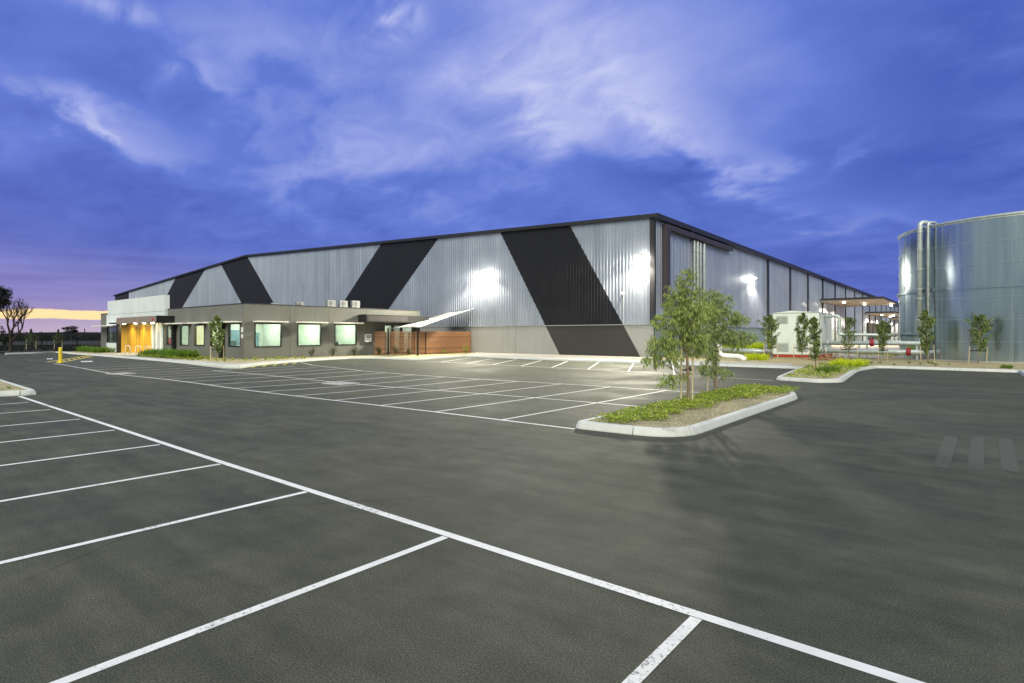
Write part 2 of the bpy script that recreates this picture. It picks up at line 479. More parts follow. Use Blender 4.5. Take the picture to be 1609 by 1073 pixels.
# centre block
mb = MB()
strip(mb, -6.6, 10.15, -49.5, 10.2, .09)
strip(mb, -6.7, 14.5, -34.6, 14.5, .08); strip(mb, -34.6, 14.5, -34.6, 15.6, .08)
strip(mb, -6.8, 19.3, -27, 19.45, .08); strip(mb, -27, 19.45, -34, 20.6, .08); strip(mb, -34, 20.6, -38.5, 22.3, .08)
x = -8.65; k = 0
while x > -60:
    top = 19.3 if x > -27 else (14.5 + (-27 - x) * 0 + (4.9 if x > -34.4 else 1.6))
    strip(mb, x, 10.2, x, top, .08, .004)
    x -= 2.295
mb.build('centre_bay_markings', M['white'], kind='structure')
# row along the warehouse wall
mb = MB()
wl = [(-6.9, 26.35), (-9.6, 26.75), (-13.4, 27.7), (-18.5, 28.3), (-29.2, 28.7), (-33.4, 28.8)]
for a, b in zip(wl, wl[1:]): strip(mb, *a, *b, .08)
for x, y in [(-11.8, 27.3), (-14.65, 27.8), (-17.44, 28.2), (-20.13, 28.35), (-22.59, 28.45), (-25.14, 28.55), (-27.66, 28.65), (-30.3, 28.7)]:
    strip(mb, x, y, x - 3.9, 36.0, .08, .004)
mb.build('wall_bay_markings', M['white'], kind='structure')
mb = MB(); strip(mb, 1.72, 34.6, 2.4, 18.0, .09)
mb.build('right_lane_marking', M['white'], kind='structure')
# yellow hatched walkways
mb = MB()
strip(mb, -50.0, 10.5, -63.6, 16.0, .22); strip(mb, -52.8, 10.5, -66.0, 16.2, .22)
for i in range(7):
    t = i / 6.6; xa = -50.4 - 13.2 * t; ya = 10.7 + 5.2 * t
    strip(mb, xa, ya, xa - 3.1, ya + .5, .16, .005)
strip(mb, -35.2, 15.9, -38.5, 21.5, .12, .009)
for i in range(6): strip(mb, -34.9 - i * .3, 16.3 + i * .85, -37.2 - i * .25, 17.8 + i * .85, .12)
mb.build('yellow_walkway_markings', M['yellow'], kind='structure')
mb = MB(); strip(mb, -50.6, 12.4, -52.6, 12.8, .7, .008); strip(mb, -58.5, 11.8, -60.5, 12.2, .4, .008)
mb.build('accessible_bay_patch', M['white'], kind='structure')
# faint worn rectangles on the right
mb = MB()
for x, y in [(-.42, 11.9), (-.02, 12.1), (.38, 12.25)]: strip(mb, x, y - 1.25, x + .04, y + 2.2, .2, .004)
mb.build('worn_asphalt_patches', M['stain'], kind='structure')

# pit lids
def pit(x, y, rz, lab):
    e = empty('drain_pit', (x, y, zg(x, y)), rz, label=lab, cat='drain')
    mb = MB()
    for a, b, c, d in ((-.65, .65, -.5, -.3), (-.65, .65, .3, .5), (-.65, -.4, -.3, .3), (.4, .65, -.3, .3)): mb.box(a, b, c, d, -.1, .035)
    mb.build('surround', M['path'], e)
    mb = MB()
    for i in range(14): mb.box(-.39 + i * .057, -.36 + i * .057, -.29, .29, -.06, .02)
    mb.build('grate', M['galv'], e)
pit(-36.3, 10.4, .1, 'pale concrete drain pit in the lane edge, nearer the yellow bollard')
pit(-21.2, 14.2, .1, 'pale concrete drain pit among the parking bays, out from the slatted fence')

# ------------------------------------------------------------------ beds and kerbs
isl = round2([(-4.33, 10.35), (-4.3, 19.6), (-5.2, 21.3), (-6.65, 20.9), (-6.72, 10.2)], [1.0, .7, .6, .3, .25], True)
kerb('island_kerb', isl, True, .2, 1.25, 1)
poly_bed('island_bed', inset(isl, .19), .13, M['mulch'], kind='structure')
lbed = round2([(-24.35, 4.62), (-36, 4.9), (-36, -3), (-25.3, -3), (-24.7, 3.6)], [.7, .2, .2, .2, .3], True)
kerb('near_left_kerb', lbed, True, .2, 2.4, 1)
poly_bed('near_left_bed', inset(lbed, .19), .13, M['mulch'], kind='structure')
# long kerb round the office and along the wall, then the right hand bed
kA = [(-76.2, 11.9), (-79.2, 16.9), (-73.5, 16.4), (-65, 16.5), (-53, 16.35), (-43, 16.1), (-36.2, 15.8), (-34.9, 16.2), (-36.8, 18.4), (-38.7, 22.4), (-39.9, 25.5), (-40.5, 28.2), (-38.8, 29.5), (-34.6, 29.6), (-34.2, 30.2), (-36.3, 36.9), (-36.0, 37.2),
      (-30, 36.5), (-18, 35.9), (-8.0, 36.4), (-6.9, 26.75), (-5.0, 26.25), (-4.35, 27.1), (-5.05, 36.2), (-4.6, 40.4), (1.7, 40.0), (1.72, 35.2)]
rr = [.1, 1.2, .6, .5, .5, .5, .5, .5, 1, 1, 1, .6, .8, .3, .4, .5, .5, .8, 1, .3, .35, .5, .8, 1.5, .8, .15, .1]
kA2 = round2(kA, rr, False)
kerb('long_kerb', kA2, False, .2, 2.4, 1)
kin = []
Pk = [Vector(p) for p in kA2]
for i, p in enumerate(Pk):
    d = (Pk[min(i + 1, len(Pk) - 1)] - Pk[max(i - 1, 0)]).normalized()
    kin.append((p.x - d.y * .19, p.y + d.x * .19))
bedA = kin + [(3.0, 35.2), (12, 35.2), (40, 45), (40, 75), (-20.3, 75), (-20.3, 43.7), (-43.8, 43.7), (-43.8, 21), (-79.9, 20.9), (-79.9, 17.4), (-78.9, 16.6)]
poly_bed('garden_bed', bedA, .12, M['mulch'], kind='structure')
# verge soil behind the left kerb
poly_bed('grass_verge', [(-76.6, 12.15), (-79.3, 16.8), (-79.3, 20.0), (-79.9, 60), (-220, 60), (-220, 12.1)], .128, M['verge'], kind='structure')
# paths
poly_bed('entry_path', [(-57.6, 16.5), (-57.9, 20.7), (-69.9, 20.7), (-67.5, 16.7)], .148, M['path'], kind='structure')
poly_bed('wall_footpath', [(-8.4, 36.55), (-17.9, 36.08), (-30, 36.65), (-36.2, 37.35), (-40.5, 43.5), (-20.5, 43.5), (-19.2, 40.2), (-9.2, 39.2)], .150, M['path'], kind='structure')
poly_bed('office_footpath', [(-43, 16.28), (-36.3, 15.98), (-35.2, 16.35), (-37.05, 18.5), (-38.95, 22.45), (-40.15, 25.55), (-40.75, 28.0), (-41.5, 28.0), (-40.9, 25.3), (-39.7, 22.2), (-37.9, 18.6), (-37.2, 17.1), (-43, 17.1), (-57, 17.2), (-57, 16.55)], .146, M['path'], kind='structure')
poly_bed('loading_hardstand', [(-20.4, 75), (-14, 70), (-6.2, 58), (-6.2, 52.9), (-14, 53.2), (-14, 60), (-20.4, 66), (-20.4, 260), (30, 260), (30, 66), (-4, 66), (-10, 75)], .152, M['dock'], kind='structure')

# ------------------------------------------------------------------ warehouse
WX0, WX1, WY0, WY1 = -156.0, -20.6, 43.6, 262.0
RX, RZ = -91.2, 14.78; EZ = 11.88
def roofz(x): return EZ + (RZ - EZ) * (WX1 - x) / (WX1 - RX) if x > RX else 11.25 + (RZ - 11.25) * (x - WX0) / (RX - WX0)
wh = empty('warehouse', (-88, 100, 0), label='huge corrugated steel warehouse with charcoal diagonal stripes behind the low office', cat='warehouse')
wh.location = (0, 0, 0)
JZ = 2.88
outline = [(WX0, JZ), (WX1, JZ), (WX1, EZ), (RX, RZ), (WX0, 11.25)]
# stripe edges: (x at z=0, dx/dz)
edges = [(-160, 0.0), (-147.3, .05), (-138.5, 1.40), (-128.4, 1.57), (-85.6 - 0, -1.07), (-75.2, -1.085), (-71.75, 1.152), (-61.0, 1.146), (-29.96, -.594), (-21.74, -.594)]
edges[4] = (-85.35, -1.08); 
def half(poly, e, keep_right):
    x0, k = e   # x - x0 - k z >= 0  is to the right
    return clip(poly, 1, -k, -x0) if keep_right else clip(poly, -1, k, x0)
fm = lambda u, z, o: (u, WY0 - o, z)
def region(i0, i1, poly):
    if i0 is not None: poly = half(poly, edges[i0], True)
    if i1 is not None: poly = half(poly, edges[i1], False)
    return poly
pale = MB()
for i0, i1 in ((1, 2), (3, 4), (5, 6), (7, 8), (9, None)):
    p = region(i0, i1, outline)
    if len(p) > 2: corrugate(p, .32, .045, fm, pale)
pale.build('front_cladding', M['clad'], wh)
for i0, i1 in ((0, 1), (2, 3), (4, 5), (6, 7), (8, 9)):
    p = region(i0, i1, outline); mb = MB()
    corrugate(p, .32, .045, fm, mb)
    mb.build('dark_stripe', M['clad_dark'], wh)
# precast base
bo = [(WX0, 0), (WX1, 0), (WX1, JZ - .05), (WX0, JZ - .05)]
jo = [-20.62, -27.9, -35.3, -42.7, -50.1, -57.5, -65, -75, -85, -95, -105, -115, -125, -135, -145, -155.9]
for i0, i1 in ((None, 8), (9, None)):
    q = region(i0, i1, bo)
    for a, b in zip(jo, jo[1:]):
        c = clip(clip(q, 1, 0, -(b + .012)), -1, 0, a - .012)
        if len(c) > 2:
            mb = MB(); mb.poly([(x, WY0 - .02, z) for x, z in c]); mb.build('base_panel', M['base'], wh)
mb = MB(); q = region(8, 9, bo); mb.poly([(x, WY0 - .02, z) for x, z in q]); mb.build('dark_base_stripe', M['base_dark'], wh)
mb = MB(); mb.box(WX0 + .05, WX1 - .05, WY0 + .02, WY0 + .15, 0, JZ - .06); mb.build('base_backing', M['trim'], wh)
mb = MB(); mb.box(WX0, WX1 + .02, WY0 - .07, WY0 + .02, JZ - .045, JZ + .02); mb.build('base_flashing', M['base'], wh)
# side wall
mb = MB(); sm = lambda u, z, o: (WX1 + o, u, z)
corrugate([(WY0, JZ), (WY1, JZ), (WY1, EZ), (WY0, EZ)], .32, .03, sm, mb)
mb.build('side_cladding', M['side'], wh)
mb = MB()
y = WY0
while y < WY1:
    y2 = min(y + 7.4, WY1); mb.quad((WX1 + .03, y + .012, 0), (WX1 + .03, y2 - .012, 0), (WX1 + .03, y2 - .012, JZ - .05), (WX1 + .03, y + .012, JZ - .05)); y = y2
mb.box(WX1 - .2, WX1 + .01, WY0 + .2, WY1, 0, JZ - .06)
mb.build('side_base_panel', M['base_blue'], wh)
mb = MB(); mb.box(WX1 - .02, WX1 + .08, WY0 + .3, WY1, JZ - .045, JZ + .02); mb.build('side_flashing', M['side'], wh)
mb = MB(); mb.box(WX0, WX0 + .2, WY0 + .3, WY1, 0, 11.2); mb.box(WX0, WX1, WY1, WY1 + .2, 0, 11.2); mb.build('rear_cladding', M['side'], wh)
for k in range(18):
    y = 76.3 + 11.0 * k
    if y > WY1 - 1: break
    mb = MB(); mb.box(WX1 + .02, WX1 + .16, y - .32, y + .32, .2, EZ - .1); mb.build('downpipe_strip', M['trim'], wh)
mb = MB(); mb.box(WX1 - .36, WX1 + .05, WY0 - .1, WY0 - .03, JZ + .03, EZ - .1); mb.box(WX1 + .02, WX1 + .1, WY0 - .1, WY0 + .12, JZ + .03, EZ - .1); mb.build('corner_trim', M['trim'], wh)
# roof with rake fascias and side gutter
ov = .28
mb = MB()
mb.quad((WX1 + .35, WY0 - ov, EZ - .0), (WX1 + .35, WY1 + ov, EZ), (RX, WY1 + ov, RZ + .05), (RX, WY0 - ov, RZ + .05))
mb.quad((WX0 - .3, WY0 - ov, 11.25), (RX, WY0 - ov, RZ + .05), (RX, WY1 + ov, RZ + .05), (WX0 - .3, WY1 + ov, 11.25))
mb.build('roof', M['roof'], wh)
mb = MB()
def rake(xa, za, xb, zb):
    h = .26
    A = [(xa, WY0 - ov - .03, za - h + .03), (xa, WY0 - .02, za - h + .03), (xa, WY0 - .02, za + .07), (xa, WY0 - ov - .03, za + .07)]
    B = [(xb, a[1], a[2] - za + zb) for a in A]
    for i in range(4): j = (i + 1) % 4; mb.poly((A[i], A[j], B[j], B[i]))
    mb.poly(A[::-1]); mb.poly(B)
rake(WX1 + .4, EZ, RX, RZ + .05); rake(RX, RZ + .05, WX0 - .35, 11.25)
mb.build('rake_fascia', M['trim'], wh)
mb = MB(); mb.box(WX1 + .12, WX1 + .42, WY0 - .26, WY1, EZ - .34, EZ + .1); mb.build('gutter', M['trim'], wh)
# dark rectangular duct
du = MB()
xx0, xx1 = WX1 + .1, WX1 + .55
du.box(xx0, xx1, 44.95, 45.55, 4.5, 11.3); du.box(xx0, xx1, 45.55, 61.5, 10.9, 11.3); du.box(xx0, xx1, 45.55, 48.6, 4.45, 4.85)
du.box(xx0, xx0 + .25, 50.6, 51.2, 11.3, EZ - .35)
du.build('overflow_duct', M['duct'], wh)
for k, y in enumerate((51.4, 52.15, 52.9, 53.8)):
    mb = MB(); mb.tube(bend([(WX1 + .03, y, 10.75), (WX1 + .32, y, 10.75), (WX1 + .32, y, .1)], .2), .11 if k % 2 == 0 else .15, 10)
    for z in (2.5, 5, 7.5, 9.8): mb.tube([(WX1 + .32, y, z), (WX1 + .32, y, z + .06)], .19, 10)
    mb.build('riser_pipe', M['galv'], wh, smooth=True)
# two openings behind the first canopy
mb = MB(); mb.box(WX1 + .04, WX1 + .12, 111.2, 115.2, .15, 5.4); mb.build('roller_door', M['dock'], wh)
mb = MB(); mb.box(WX1 + .13, WX1 + .22, 114.4, 115.4, .15, 5.6); mb.box(WX1 + .13, WX1 + .22, 111.0, 114.4, 5.3, 5.6); mb.build('door_frame', M['duct'], wh)
for y0 in (160, 168, 176, 184, 192, 200):
    mb = MB(); mb.box(WX1 + .04, WX1 + .14, y0, y0 + 3.4, .8, 4.6); d = mb.build('dock_door', M['awn'], wh)
    mb = MB()
    mb.box(WX1 + .15, WX1 + .6, y0 - .5, y0 - .05, .8, 5.0); mb.box(WX1 + .15, WX1 + .6, y0 + 3.45, y0 + 3.9, .8, 5.0); mb.box(WX1 + .15, WX1 + .6, y0 - .05, y0 + 3.45, 4.65, 5.0)
    mb.build('dock_seal', M['black'], d)
lamp_pts = []
def canopy(x1, y0, y1, z, lamps):
    mb = MB()
    # underside sheet rising outward with a deep dark fascia
    mb.box(WX1 + .2, x1, y0, y1, z + .28, z + .62)
    mb.build('dock_canopy', M['trim'], wh)
    s = MB()
    n = int((x1 - WX1 - .6) / .9)
    s.quad((WX1 + .25, y0 + .1, z + .02), (x1 - .3, y0 + .1, z + .27), (x1 - .3, y1 - .1, z + .27), (WX1 + .25, y1 - .1, z + .02))
    s.box(WX1 + .22, x1 - .1, y0 + .02, y0 + .1, z + .0, z + .275)
    s.build('canopy_soffit', M['fascia'], wh)
    for (lx, ly) in lamps:
        l = MB(); l.box(lx - .17, lx + .17, ly - .17, ly + .17, z - .10, z + .0)
        l.build('canopy_lamp', M['dockl'], wh); lamp_pts.append((lx, ly, z - .25))
canopy(-11.5, 107.2, 129.5, 7.5, [(-17.4, 110), (-15.5, 118), (-12.3, 126)])
canopy(-14.5, 156.5, 186, 6.8, [(-17.5, 160), (-16, 168), (-17.5, 177)])
canopy(-14.5, 206, 240, 6.8, [(-17.5, 212), (-16, 226)])

# flood lights (things of their own, bolted to the walls)
def flood(name_lab, x, y, z, out, grp='flood lights on the warehouse walls'):
    e = empty('flood_light', (x, y, z), math.atan2(out[1], out[0]) + math.pi / 2, label=name_lab, cat='flood light', group=grp)
    # local -Y points outwards
    mb = MB(); mb.box(-.06, .06, -.02, .0, -.12, .12); mb.box(-.03, .03, -.42, -.02, -.03, .03); mb.build('bracket', M['galv'], e)
    mb = MB(); c, s = math.cos(R(35)), math.sin(R(35))
    def rt(p): return (p[0], -.52 + p[1] * c - p[2] * s, p[1] * s + p[2] * c)
    b = MB().box(-.26, .26, -.16, .16, -.07, .07); b.v = [rt(p) for p in b.v]; b.build('housing', M['ac'], e)
    l = MB().box(-.23, .23, -.13, .13, -.085, -.072); l.v = [rt(p) for p in l.v]; l.build('lens', M['flood'], e)
    return e
FL = [(-39.41, WY0 - .05, 8.5, (0, -1)), (-21.74, WY0 - .05, 8.6, (0, -1)), (WX1 + .05, 69.5, 8.75, (1, 0))]
FLL = ['lit floodlight high above the timber fence, on the striped front wall', 'lit floodlight near the warehouse corner, between the wide dark stripe and the corner', 'lit floodlight on the long side wall, above the trees']
FPOW = [1600, 1600, 1000]
for (x, y, z, o), lab, pw in zip(FL, FLL, FPOW):
    flood(lab, x, y, z, o)
    ld = bpy.data.lights.new('flood_lamp', 'SPOT'); ld.energy = pw; ld.color = (1, .90, .70)
    ld.spot_size = R(146); ld.spot_blend = .35; ld.shadow_soft_size = .16
    lo = bpy.data.objects.new('flood_lamp', ld); COL.objects.link(lo)
    lo.location = (x + o[0] * .85, y + o[1] * .85, z - .2)
    lo.rotation_euler = Vector((o[0] * .30, o[1] * .30, -.95)).to_track_quat('-Z', 'Y').to_euler()
    ld = bpy.data.lights.new('flood_throw', 'SPOT'); ld.energy = pw * (6.6 if o[0] == 0 else 6); ld.color = (1, .95, .72)
    ld.spot_size = R(112); ld.spot_blend = .9; ld.shadow_soft_size = .4
    lo = bpy.data.objects.new('flood_throw', ld); COL.objects.link(lo)
    lo.location = (x + o[0] * .95, y + o[1] * .95, z - .1)
    lo.rotation_euler = Vector((o[0] * .97, o[1] * .97, -.22)).to_track_quat('-Z', 'Y').to_euler()
for (x, y, z, o) in FL:
    ld = bpy.data.lights.new('flood_spill', 'POINT'); ld.energy = 70; ld.color = (1, .92, .74); ld.shadow_soft_size = .2
    lo = bpy.data.objects.new('flood_spill', ld); COL.objects.link(lo); lo.location = (x + o[0] * .95, y + o[1] * .95, z - .1)
for p in lamp_pts:
    ld = bpy.data.lights.new('dock_lamp', 'SPOT'); ld.energy = 2600; ld.color = (1, .82, .56); ld.spot_size = R(160); ld.shadow_soft_size = .3
    lo = bpy.data.objects.new('dock_lamp', ld); COL.objects.link(lo); lo.location = p

# small camera on wall
e = empty('security_camera', (-23.4, WY0 - .06, 5.6), 0, label='small white security camera on the cladding left of the warehouse corner', cat='security camera')
MB().box(-.05, .05, -.25, 0, -.04, .05).build('bracket', M['white_board'], e)
MB().tube([(0, -.2, -.04), (0, -.2, -.2)], [.11, .07], 10).build('dome', M['white_board'], e, smooth=True)
MB().box(-.02, .02, -.03, .0, -2.6, -.05).build('conduit', M['galv'], e)

# ------------------------------------------------------------------ office
OX, OY, OE, OL = -44.0, 20.8, 38.8, -79.6
PZ = 4.43
of = empty('office_building', (0, 0, 0), label='low grey concrete office with lit windows and a white sign wall over its timber entrance', cat='office')
def wall_cells(u0, u1, z0, z1, holes):
    """rectangles of a wall with holes"""
    us = sorted(set([u0, u1] + [h[0] for h in holes] + [h[1] for h in holes])); zs = sorted(set([z0, z1] + [h[2] for h in holes] + [h[3] for h in holes]))
    out = []
    for a, b in zip(us, us[1:]):
        run = None
        for c, d in zip(zs, zs[1:]):
            m = ((a + b) / 2, (c + d) / 2)
            if any(h[0] < m[0] < h[1] and h[2] < m[1] < h[3] for h in holes):
                if run: out.append((a, b, *run)); run = None
            else: run = (run[0], d) if run else (c, d)
        if run: out.append((a, b, *run))
    return out
RW = [(21.65, 23.87, 1.03, 2.93), (25.28, 27.48, 1.06, 2.93), (28.84, 31.11, 1.08, 2.95)]
RD = [(34.25, 35.15, .2, 2.95), (35.32, 36.2, .2, 2.95), (36.4, 37.72, .2, 2.98)]
LW = [(-59.6, -57.55, 1.05, 2.9), (-56.4, -54.4, 1.04, 2.88), (-53.2, -51.2, 1.05, 2.86), (-50.0, -47.92, 1.06, 2.9), (-46.65, -44.6, 1.05, 2.92)]
FW = [(-76.6, -72.6, 1.1, 2.95)]
# right face (faces +X), precast panels with joints
joints = [OY + .0, 24.72, 28.35, 32.25, 36.0 + .3, OE]
joints = [OY, 24.6, 28.2, 32.2, OE]
for a, b in zip(joints, joints[1:]):
    mb = MB()
    hs = [h for h in RW + RD if h[0] > a - .01 and h[1] < b + .01]
    for (u0, u1, z0, z1) in wall_cells(a + .012, b - .012, 0, PZ, hs): mb.box(OX - .18, OX, u0, u1, z0, z1)
    mb.build('wall_panel', M['office'], of)
lj = [-79.6, -76.35]
lp = [(-79.6, -76.3, []), (-60.45, -57.0, LW[:1] + [(-61, -59.35, 3.3, PZ)]), (-57.0, -53.8, LW[1:2]), (-53.8, -50.6, LW[2:3]), (-50.6, -47.2, LW[3:4]), (-47.2, OX - .185, LW[4:5])]
for a, b, hs in lp:
    mb = MB()
    for (u0, u1, z0, z1) in wall_cells(a + .012, b - .012 if b < -45 else b, 0, PZ, hs): mb.box(u0, u1, OY, OY + .18, z0, z1)
    mb.build('wall_panel', M['office'], of)
MB().box(OX - .178, OX - .0, OY - .0, OY + .0, 0, PZ)
# white sign wall
mb = MB()
for (u0, u1, z0, z1) in wall_cells(-76.2, -59.4, 0, 4.25, FW + [(-71.7, -59.3, -1, 3.3)]): mb.box(u0, u1, OY - .25, OY + .2, max(z0, 0), z1)
mb.build('sign_wall', M['office_white'], of)
MB().box(-76.2, -59.4, OY - .25, OY + .2, 4.275, 5.79).build('sign_wall_upper_panel', M['office_white'], of)
MB().box(-76.15, -59.45, OY - .22, OY + .17, 4.24, 4.28).build('sign_wall_joint', M['trim'], of)
# rest of shell
mb = MB(); mb.box(OL, OL + .18, OY + .2, OE, 0, PZ); mb.box(OL, OX - .2, OE - .18, OE, 0, PZ - .01); mb.build('rear_wall', M['office'], of)
MB().box(OL + .2, OX - .2, OY + .22, OE - .2, 3.45, 3.75).build('roof', M['roof'], of)
for bb in ((OX - .23, OX + .035, OY - .035, OE + .03), (-59.3, OX - .235, OY - .035, OY + .22), (OL - .03, -76.25, OY - .035, OY + .22)):
    MB().box(*bb, PZ, PZ + .05).build('parapet_cap', M['trim'], of)
def window_x(h, mull=()):   # on the right face
    y0, y1, z0, z1 = h; t = .07
    m = MB()
    m.box(OX - .12, OX + .03, y0 - .02, y0 + t, z0, z1); m.box(OX - .12, OX + .03, y1 - t, y1 + .02, z0, z1)
    m.box(OX - .12, OX + .03, y0 + t, y1 - t, z0 - .02, z0 + t); m.box(OX - .12, OX + .03, y0 + t, y1 - t, z1 - t, z1 + .02)
    w = m.build('window', M['frame'], of)
    g = MB(); g.quad((OX - .05, y0 + t, z0 + t), (OX - .05, y1 - t, z0 + t), (OX - .05, y1 - t, z1 - t), (OX - .05, y0 + t, z1 - t)); g.build('pane', M['glass'], w)
def window_y(h, Y=OY):
    x0, x1, z0, z1 = h; t = .07
    m = MB()
    m.box(x0 - .01, x0 + t, Y - .03, Y + .12, z0, z1); m.box(x1 - t, x1 + .01, Y - .03, Y + .12, z0, z1)
    m.box(x0 + t, x1 - t, Y - .03, Y + .12, z0 - .01, z0 + t); m.box(x0 + t, x1 - t, Y - .03, Y + .12, z1 - t, z1 + .01)
    w = m.build('window', M['frame'], of)
    g = MB(); g.quad((x0 + t, Y + .05, z0 + t), (x1 - t, Y + .05, z0 + t), (x1 - t, Y + .05, z1 - t), (x0 + t, Y + .05, z1 - t)); g.build('pane', M['glass'], w)
for h in RW + RD: window_x(h)
for h in LW: window_y(h)
window_y(FW[0], OY - .2)
for (a, b) in ((21.5, 24.0), (25.15, 27.62), (28.72, 31.28)):
    MB().box(OX + .005, OX + .92, a, b, 3.0, 3.1).build('awning', M['awn'], of)
for (a, b) in ((-59.1, -56.5), (-55.9, -53.8), (-52.7, -50.5), (-49.5, -46.6), (-46.2, -44.3)):
    MB().box(a, b, OY - .82, OY - .005, 2.97, 3.07).build('awning', M['awn'], of)
MB().box(-79.3, -70.6, OY - 1.0, OY - .26, 2.95, 3.05).build('awning', M['awn'], of)
for x in (-57.35, -47.45):
    mb = MB(); mb.box(x - .17, x + .17, OY - .36, OY - .02, .1, 2.95); mb.box(x - .22, x + .22, OY - .42, OY - .02, 2.5, 2.94); mb.build('rainwater_downpipe', M['black'], of)
# black entry canopy on the right face
mb = MB(); mb.box(OX + .01, OX + 1.25, 31.3, 38.9, 3.78, 3.86); mb.box(OX + .01, OX + 1.25, 31.3, 31.38, 3.18, 3.78)
mb.box(OX + 1.17, OX + 1.25, 31.38, 38.82, 3.18, 3.78); mb.box(OX + .01, OX + 1.25, 38.82, 38.9, 3.18, 3.78); mb.box(OX + .02, OX + 1.17, 31.38, 38.82, 3.2, 3.26)
mb.build('entry_canopy', M['black'], of)
MB().box(OX + 1.252, OX + 1.262, 31.5, 36.1, 3.26, 3.76).build('fascia_reflection', M['duct'], of)  # lighter strip painting the reflection in the black canopy fascia
# entrance portal
PY = 19.3
mb = MB(); mb.box(-68.75, -57.75, PY, PY + .12, 3.12, 3.74); mb.build('portal_fascia', M['fascia'], of)
mb = MB(); mb.box(-57.75, -57.6, PY, OY - .02, 3.1, 3.76); mb.box(-71.6, -57.76, PY + .13, OY - .26, 3.14, 3.29); mb.build('portal_side', M['black'], of)
mb = MB()
x = -71.6
while x < -62.25:
    mb.box(x, x + .132, OY - .30, OY - .22, .12, 3.13); x += .14
mb.build('timber_wall', M['warm_timber'], of)
MB().box(-62.1, -60.46, OY - .1, OY + .1, .12, 3.29).build('recess_shade', M['black'], of)  # solid black box standing in for the recess shade behind the fins
for x in (-61.4, -60.4, -59.4):
    MB().box(x - .24, x + .24, 20.2, 20.35, .12, 3.13).build('white_fin', M['fins'], of)
for x in (-67.9, -64.6, -62.2, -60.0):
    MB().tube([(x, 19.75, 3.13), (x, 19.75, 3.09)], .13, 12).build('downlight', M['down'], of)
    ld = bpy.data.lights.new('downlight_lamp', 'SPOT'); ld.energy = 62 if x < -61 else 22; ld.color = (1, .80, .42); ld.spot_size = R(150); ld.spot_blend = .8; ld.shadow_soft_size = .1
    lo = bpy.data.objects.new('downlight_lamp', ld); COL.objects.link(lo); lo.location = (x, 19.75, 3.04)
MB().tube([(-58.6, PY - .06, 3.42), (-58.6, PY, 3.42)], .10, 10).build('fire_bell', M['redl'], of)
MB().tube([(-68.2, PY - .03, 3.5), (-68.2, PY, 3.5)], .06, 10).build('beacon', M['redl'], of)
MB().box(-68.75, -68.25, PY - .0, PY + .3, .12, 3.115).build('portal_leg', M['black'], of)
# rooms behind the windows: slabs, partitions, ceiling panels
mb = MB()
mb.box(OX - 4.6, OX - 4.5, OY + .25, OE - .3, .12, 3.2)
for y in (24.55, 28.15, 32.0): mb.box(OX - 4.5, OX - .2, y, y + .1, .12, 3.2)
mb.box(-79.3, OX - 4.6, 25.2, 25.3, .12, 3.2)
for x in (-53.9, -62.6, -71.5): mb.box(x, x + .1, OY + .22, 25.2, .12, 3.2)
mb.build('partition_wall', M['wallin'], of)
MB().box(OL + .2, OX - .2, OY + .22, OE - .2, .0, .11).build('interior_floor', M['floorin'], of)
MB().box(OL + .2, OX - .2, OY + .22, OE - .2, 3.22, 3.3).build('interior_ceiling', M['awn'], of)
mb = MB()
pts = [(OX - 2.3, 22.7), (OX - 2.3, 26.3), (OX - 2.3, 30.0), (OX - 1.6, 34.6), (OX - 1.6, 36.9), (-51.5, 23), (-56, 23), (-58.8, 23), (-74.5, 23)]
for x, y in pts: MB().box(x - .6, x + .6, y - .3, y + .3, 3.19, 3.215).build('ceiling_panel', M['panel_light'], of)
for x, y in pts:
    ld = bpy.data.lights.new('room_light', 'POINT'); ld.energy = 85; ld.color = (.95, 1, .86); ld.shadow_soft_size = .35
    lo = bpy.data.objects.new('room_light', ld); COL.objects.link(lo); lo.location = (x, y, 2.75)
MB().box(OX - 4.49, OX - 4.44, 21.6, 22.5, .12, 2.4).build('interior_door', M['wallin2'], of); MB().box(OX - 4.49, OX - 4.44, 23.4, 24.2, .12, 2.2).build('interior_door', M['wallin2'], of)
MB().box(OX - 1.6, OX - .9, 29.2, 29.8, .12, 1.35).build('cabinet', M['furn'], of); MB().box(OX - 3.2, OX - 2.2, 30.3, 30.5, .12, 2.2).build('cabinet', M['awn'], of)
MB().box(OX - 3.3, OX - 3.1, 29.5, 30.2, 2.2, 2.42).build('wall_fan', M['furn'], of)
MB().box(-50.3, -49.9, 22.0, 22.8, .12, 1.5).build('chair', M['furn'], of); MB().box(-48.2, -47.9, 21.4, 22.0, .12, 1.5).build('chair', M['furn'], of)
MB().box(-75.5, -74, 23.5, 24.5, .12, 2.4).build('cabinet', M['furn'], of)
MB().box(-62.0, -61.1, 21.5, 22.1, .12, 1.75).build('red_chair', M['redf'], of)
MB().tube([(-50.0, 21.7, 2.78), (-50.0, 21.7, 2.6)], [.1, .22], 12).build('pendant_lamp', M['warm_light'], of)
ld = bpy.data.lights.new('pendant_glow', 'POINT'); ld.energy = 60; ld.color = (1, .6, .15); ld.shadow_soft_size = .15
lo = bpy.data.objects.new('pendant_glow', ld); COL.objects.link(lo); lo.location = (-50.0, 21.6, 2.5)
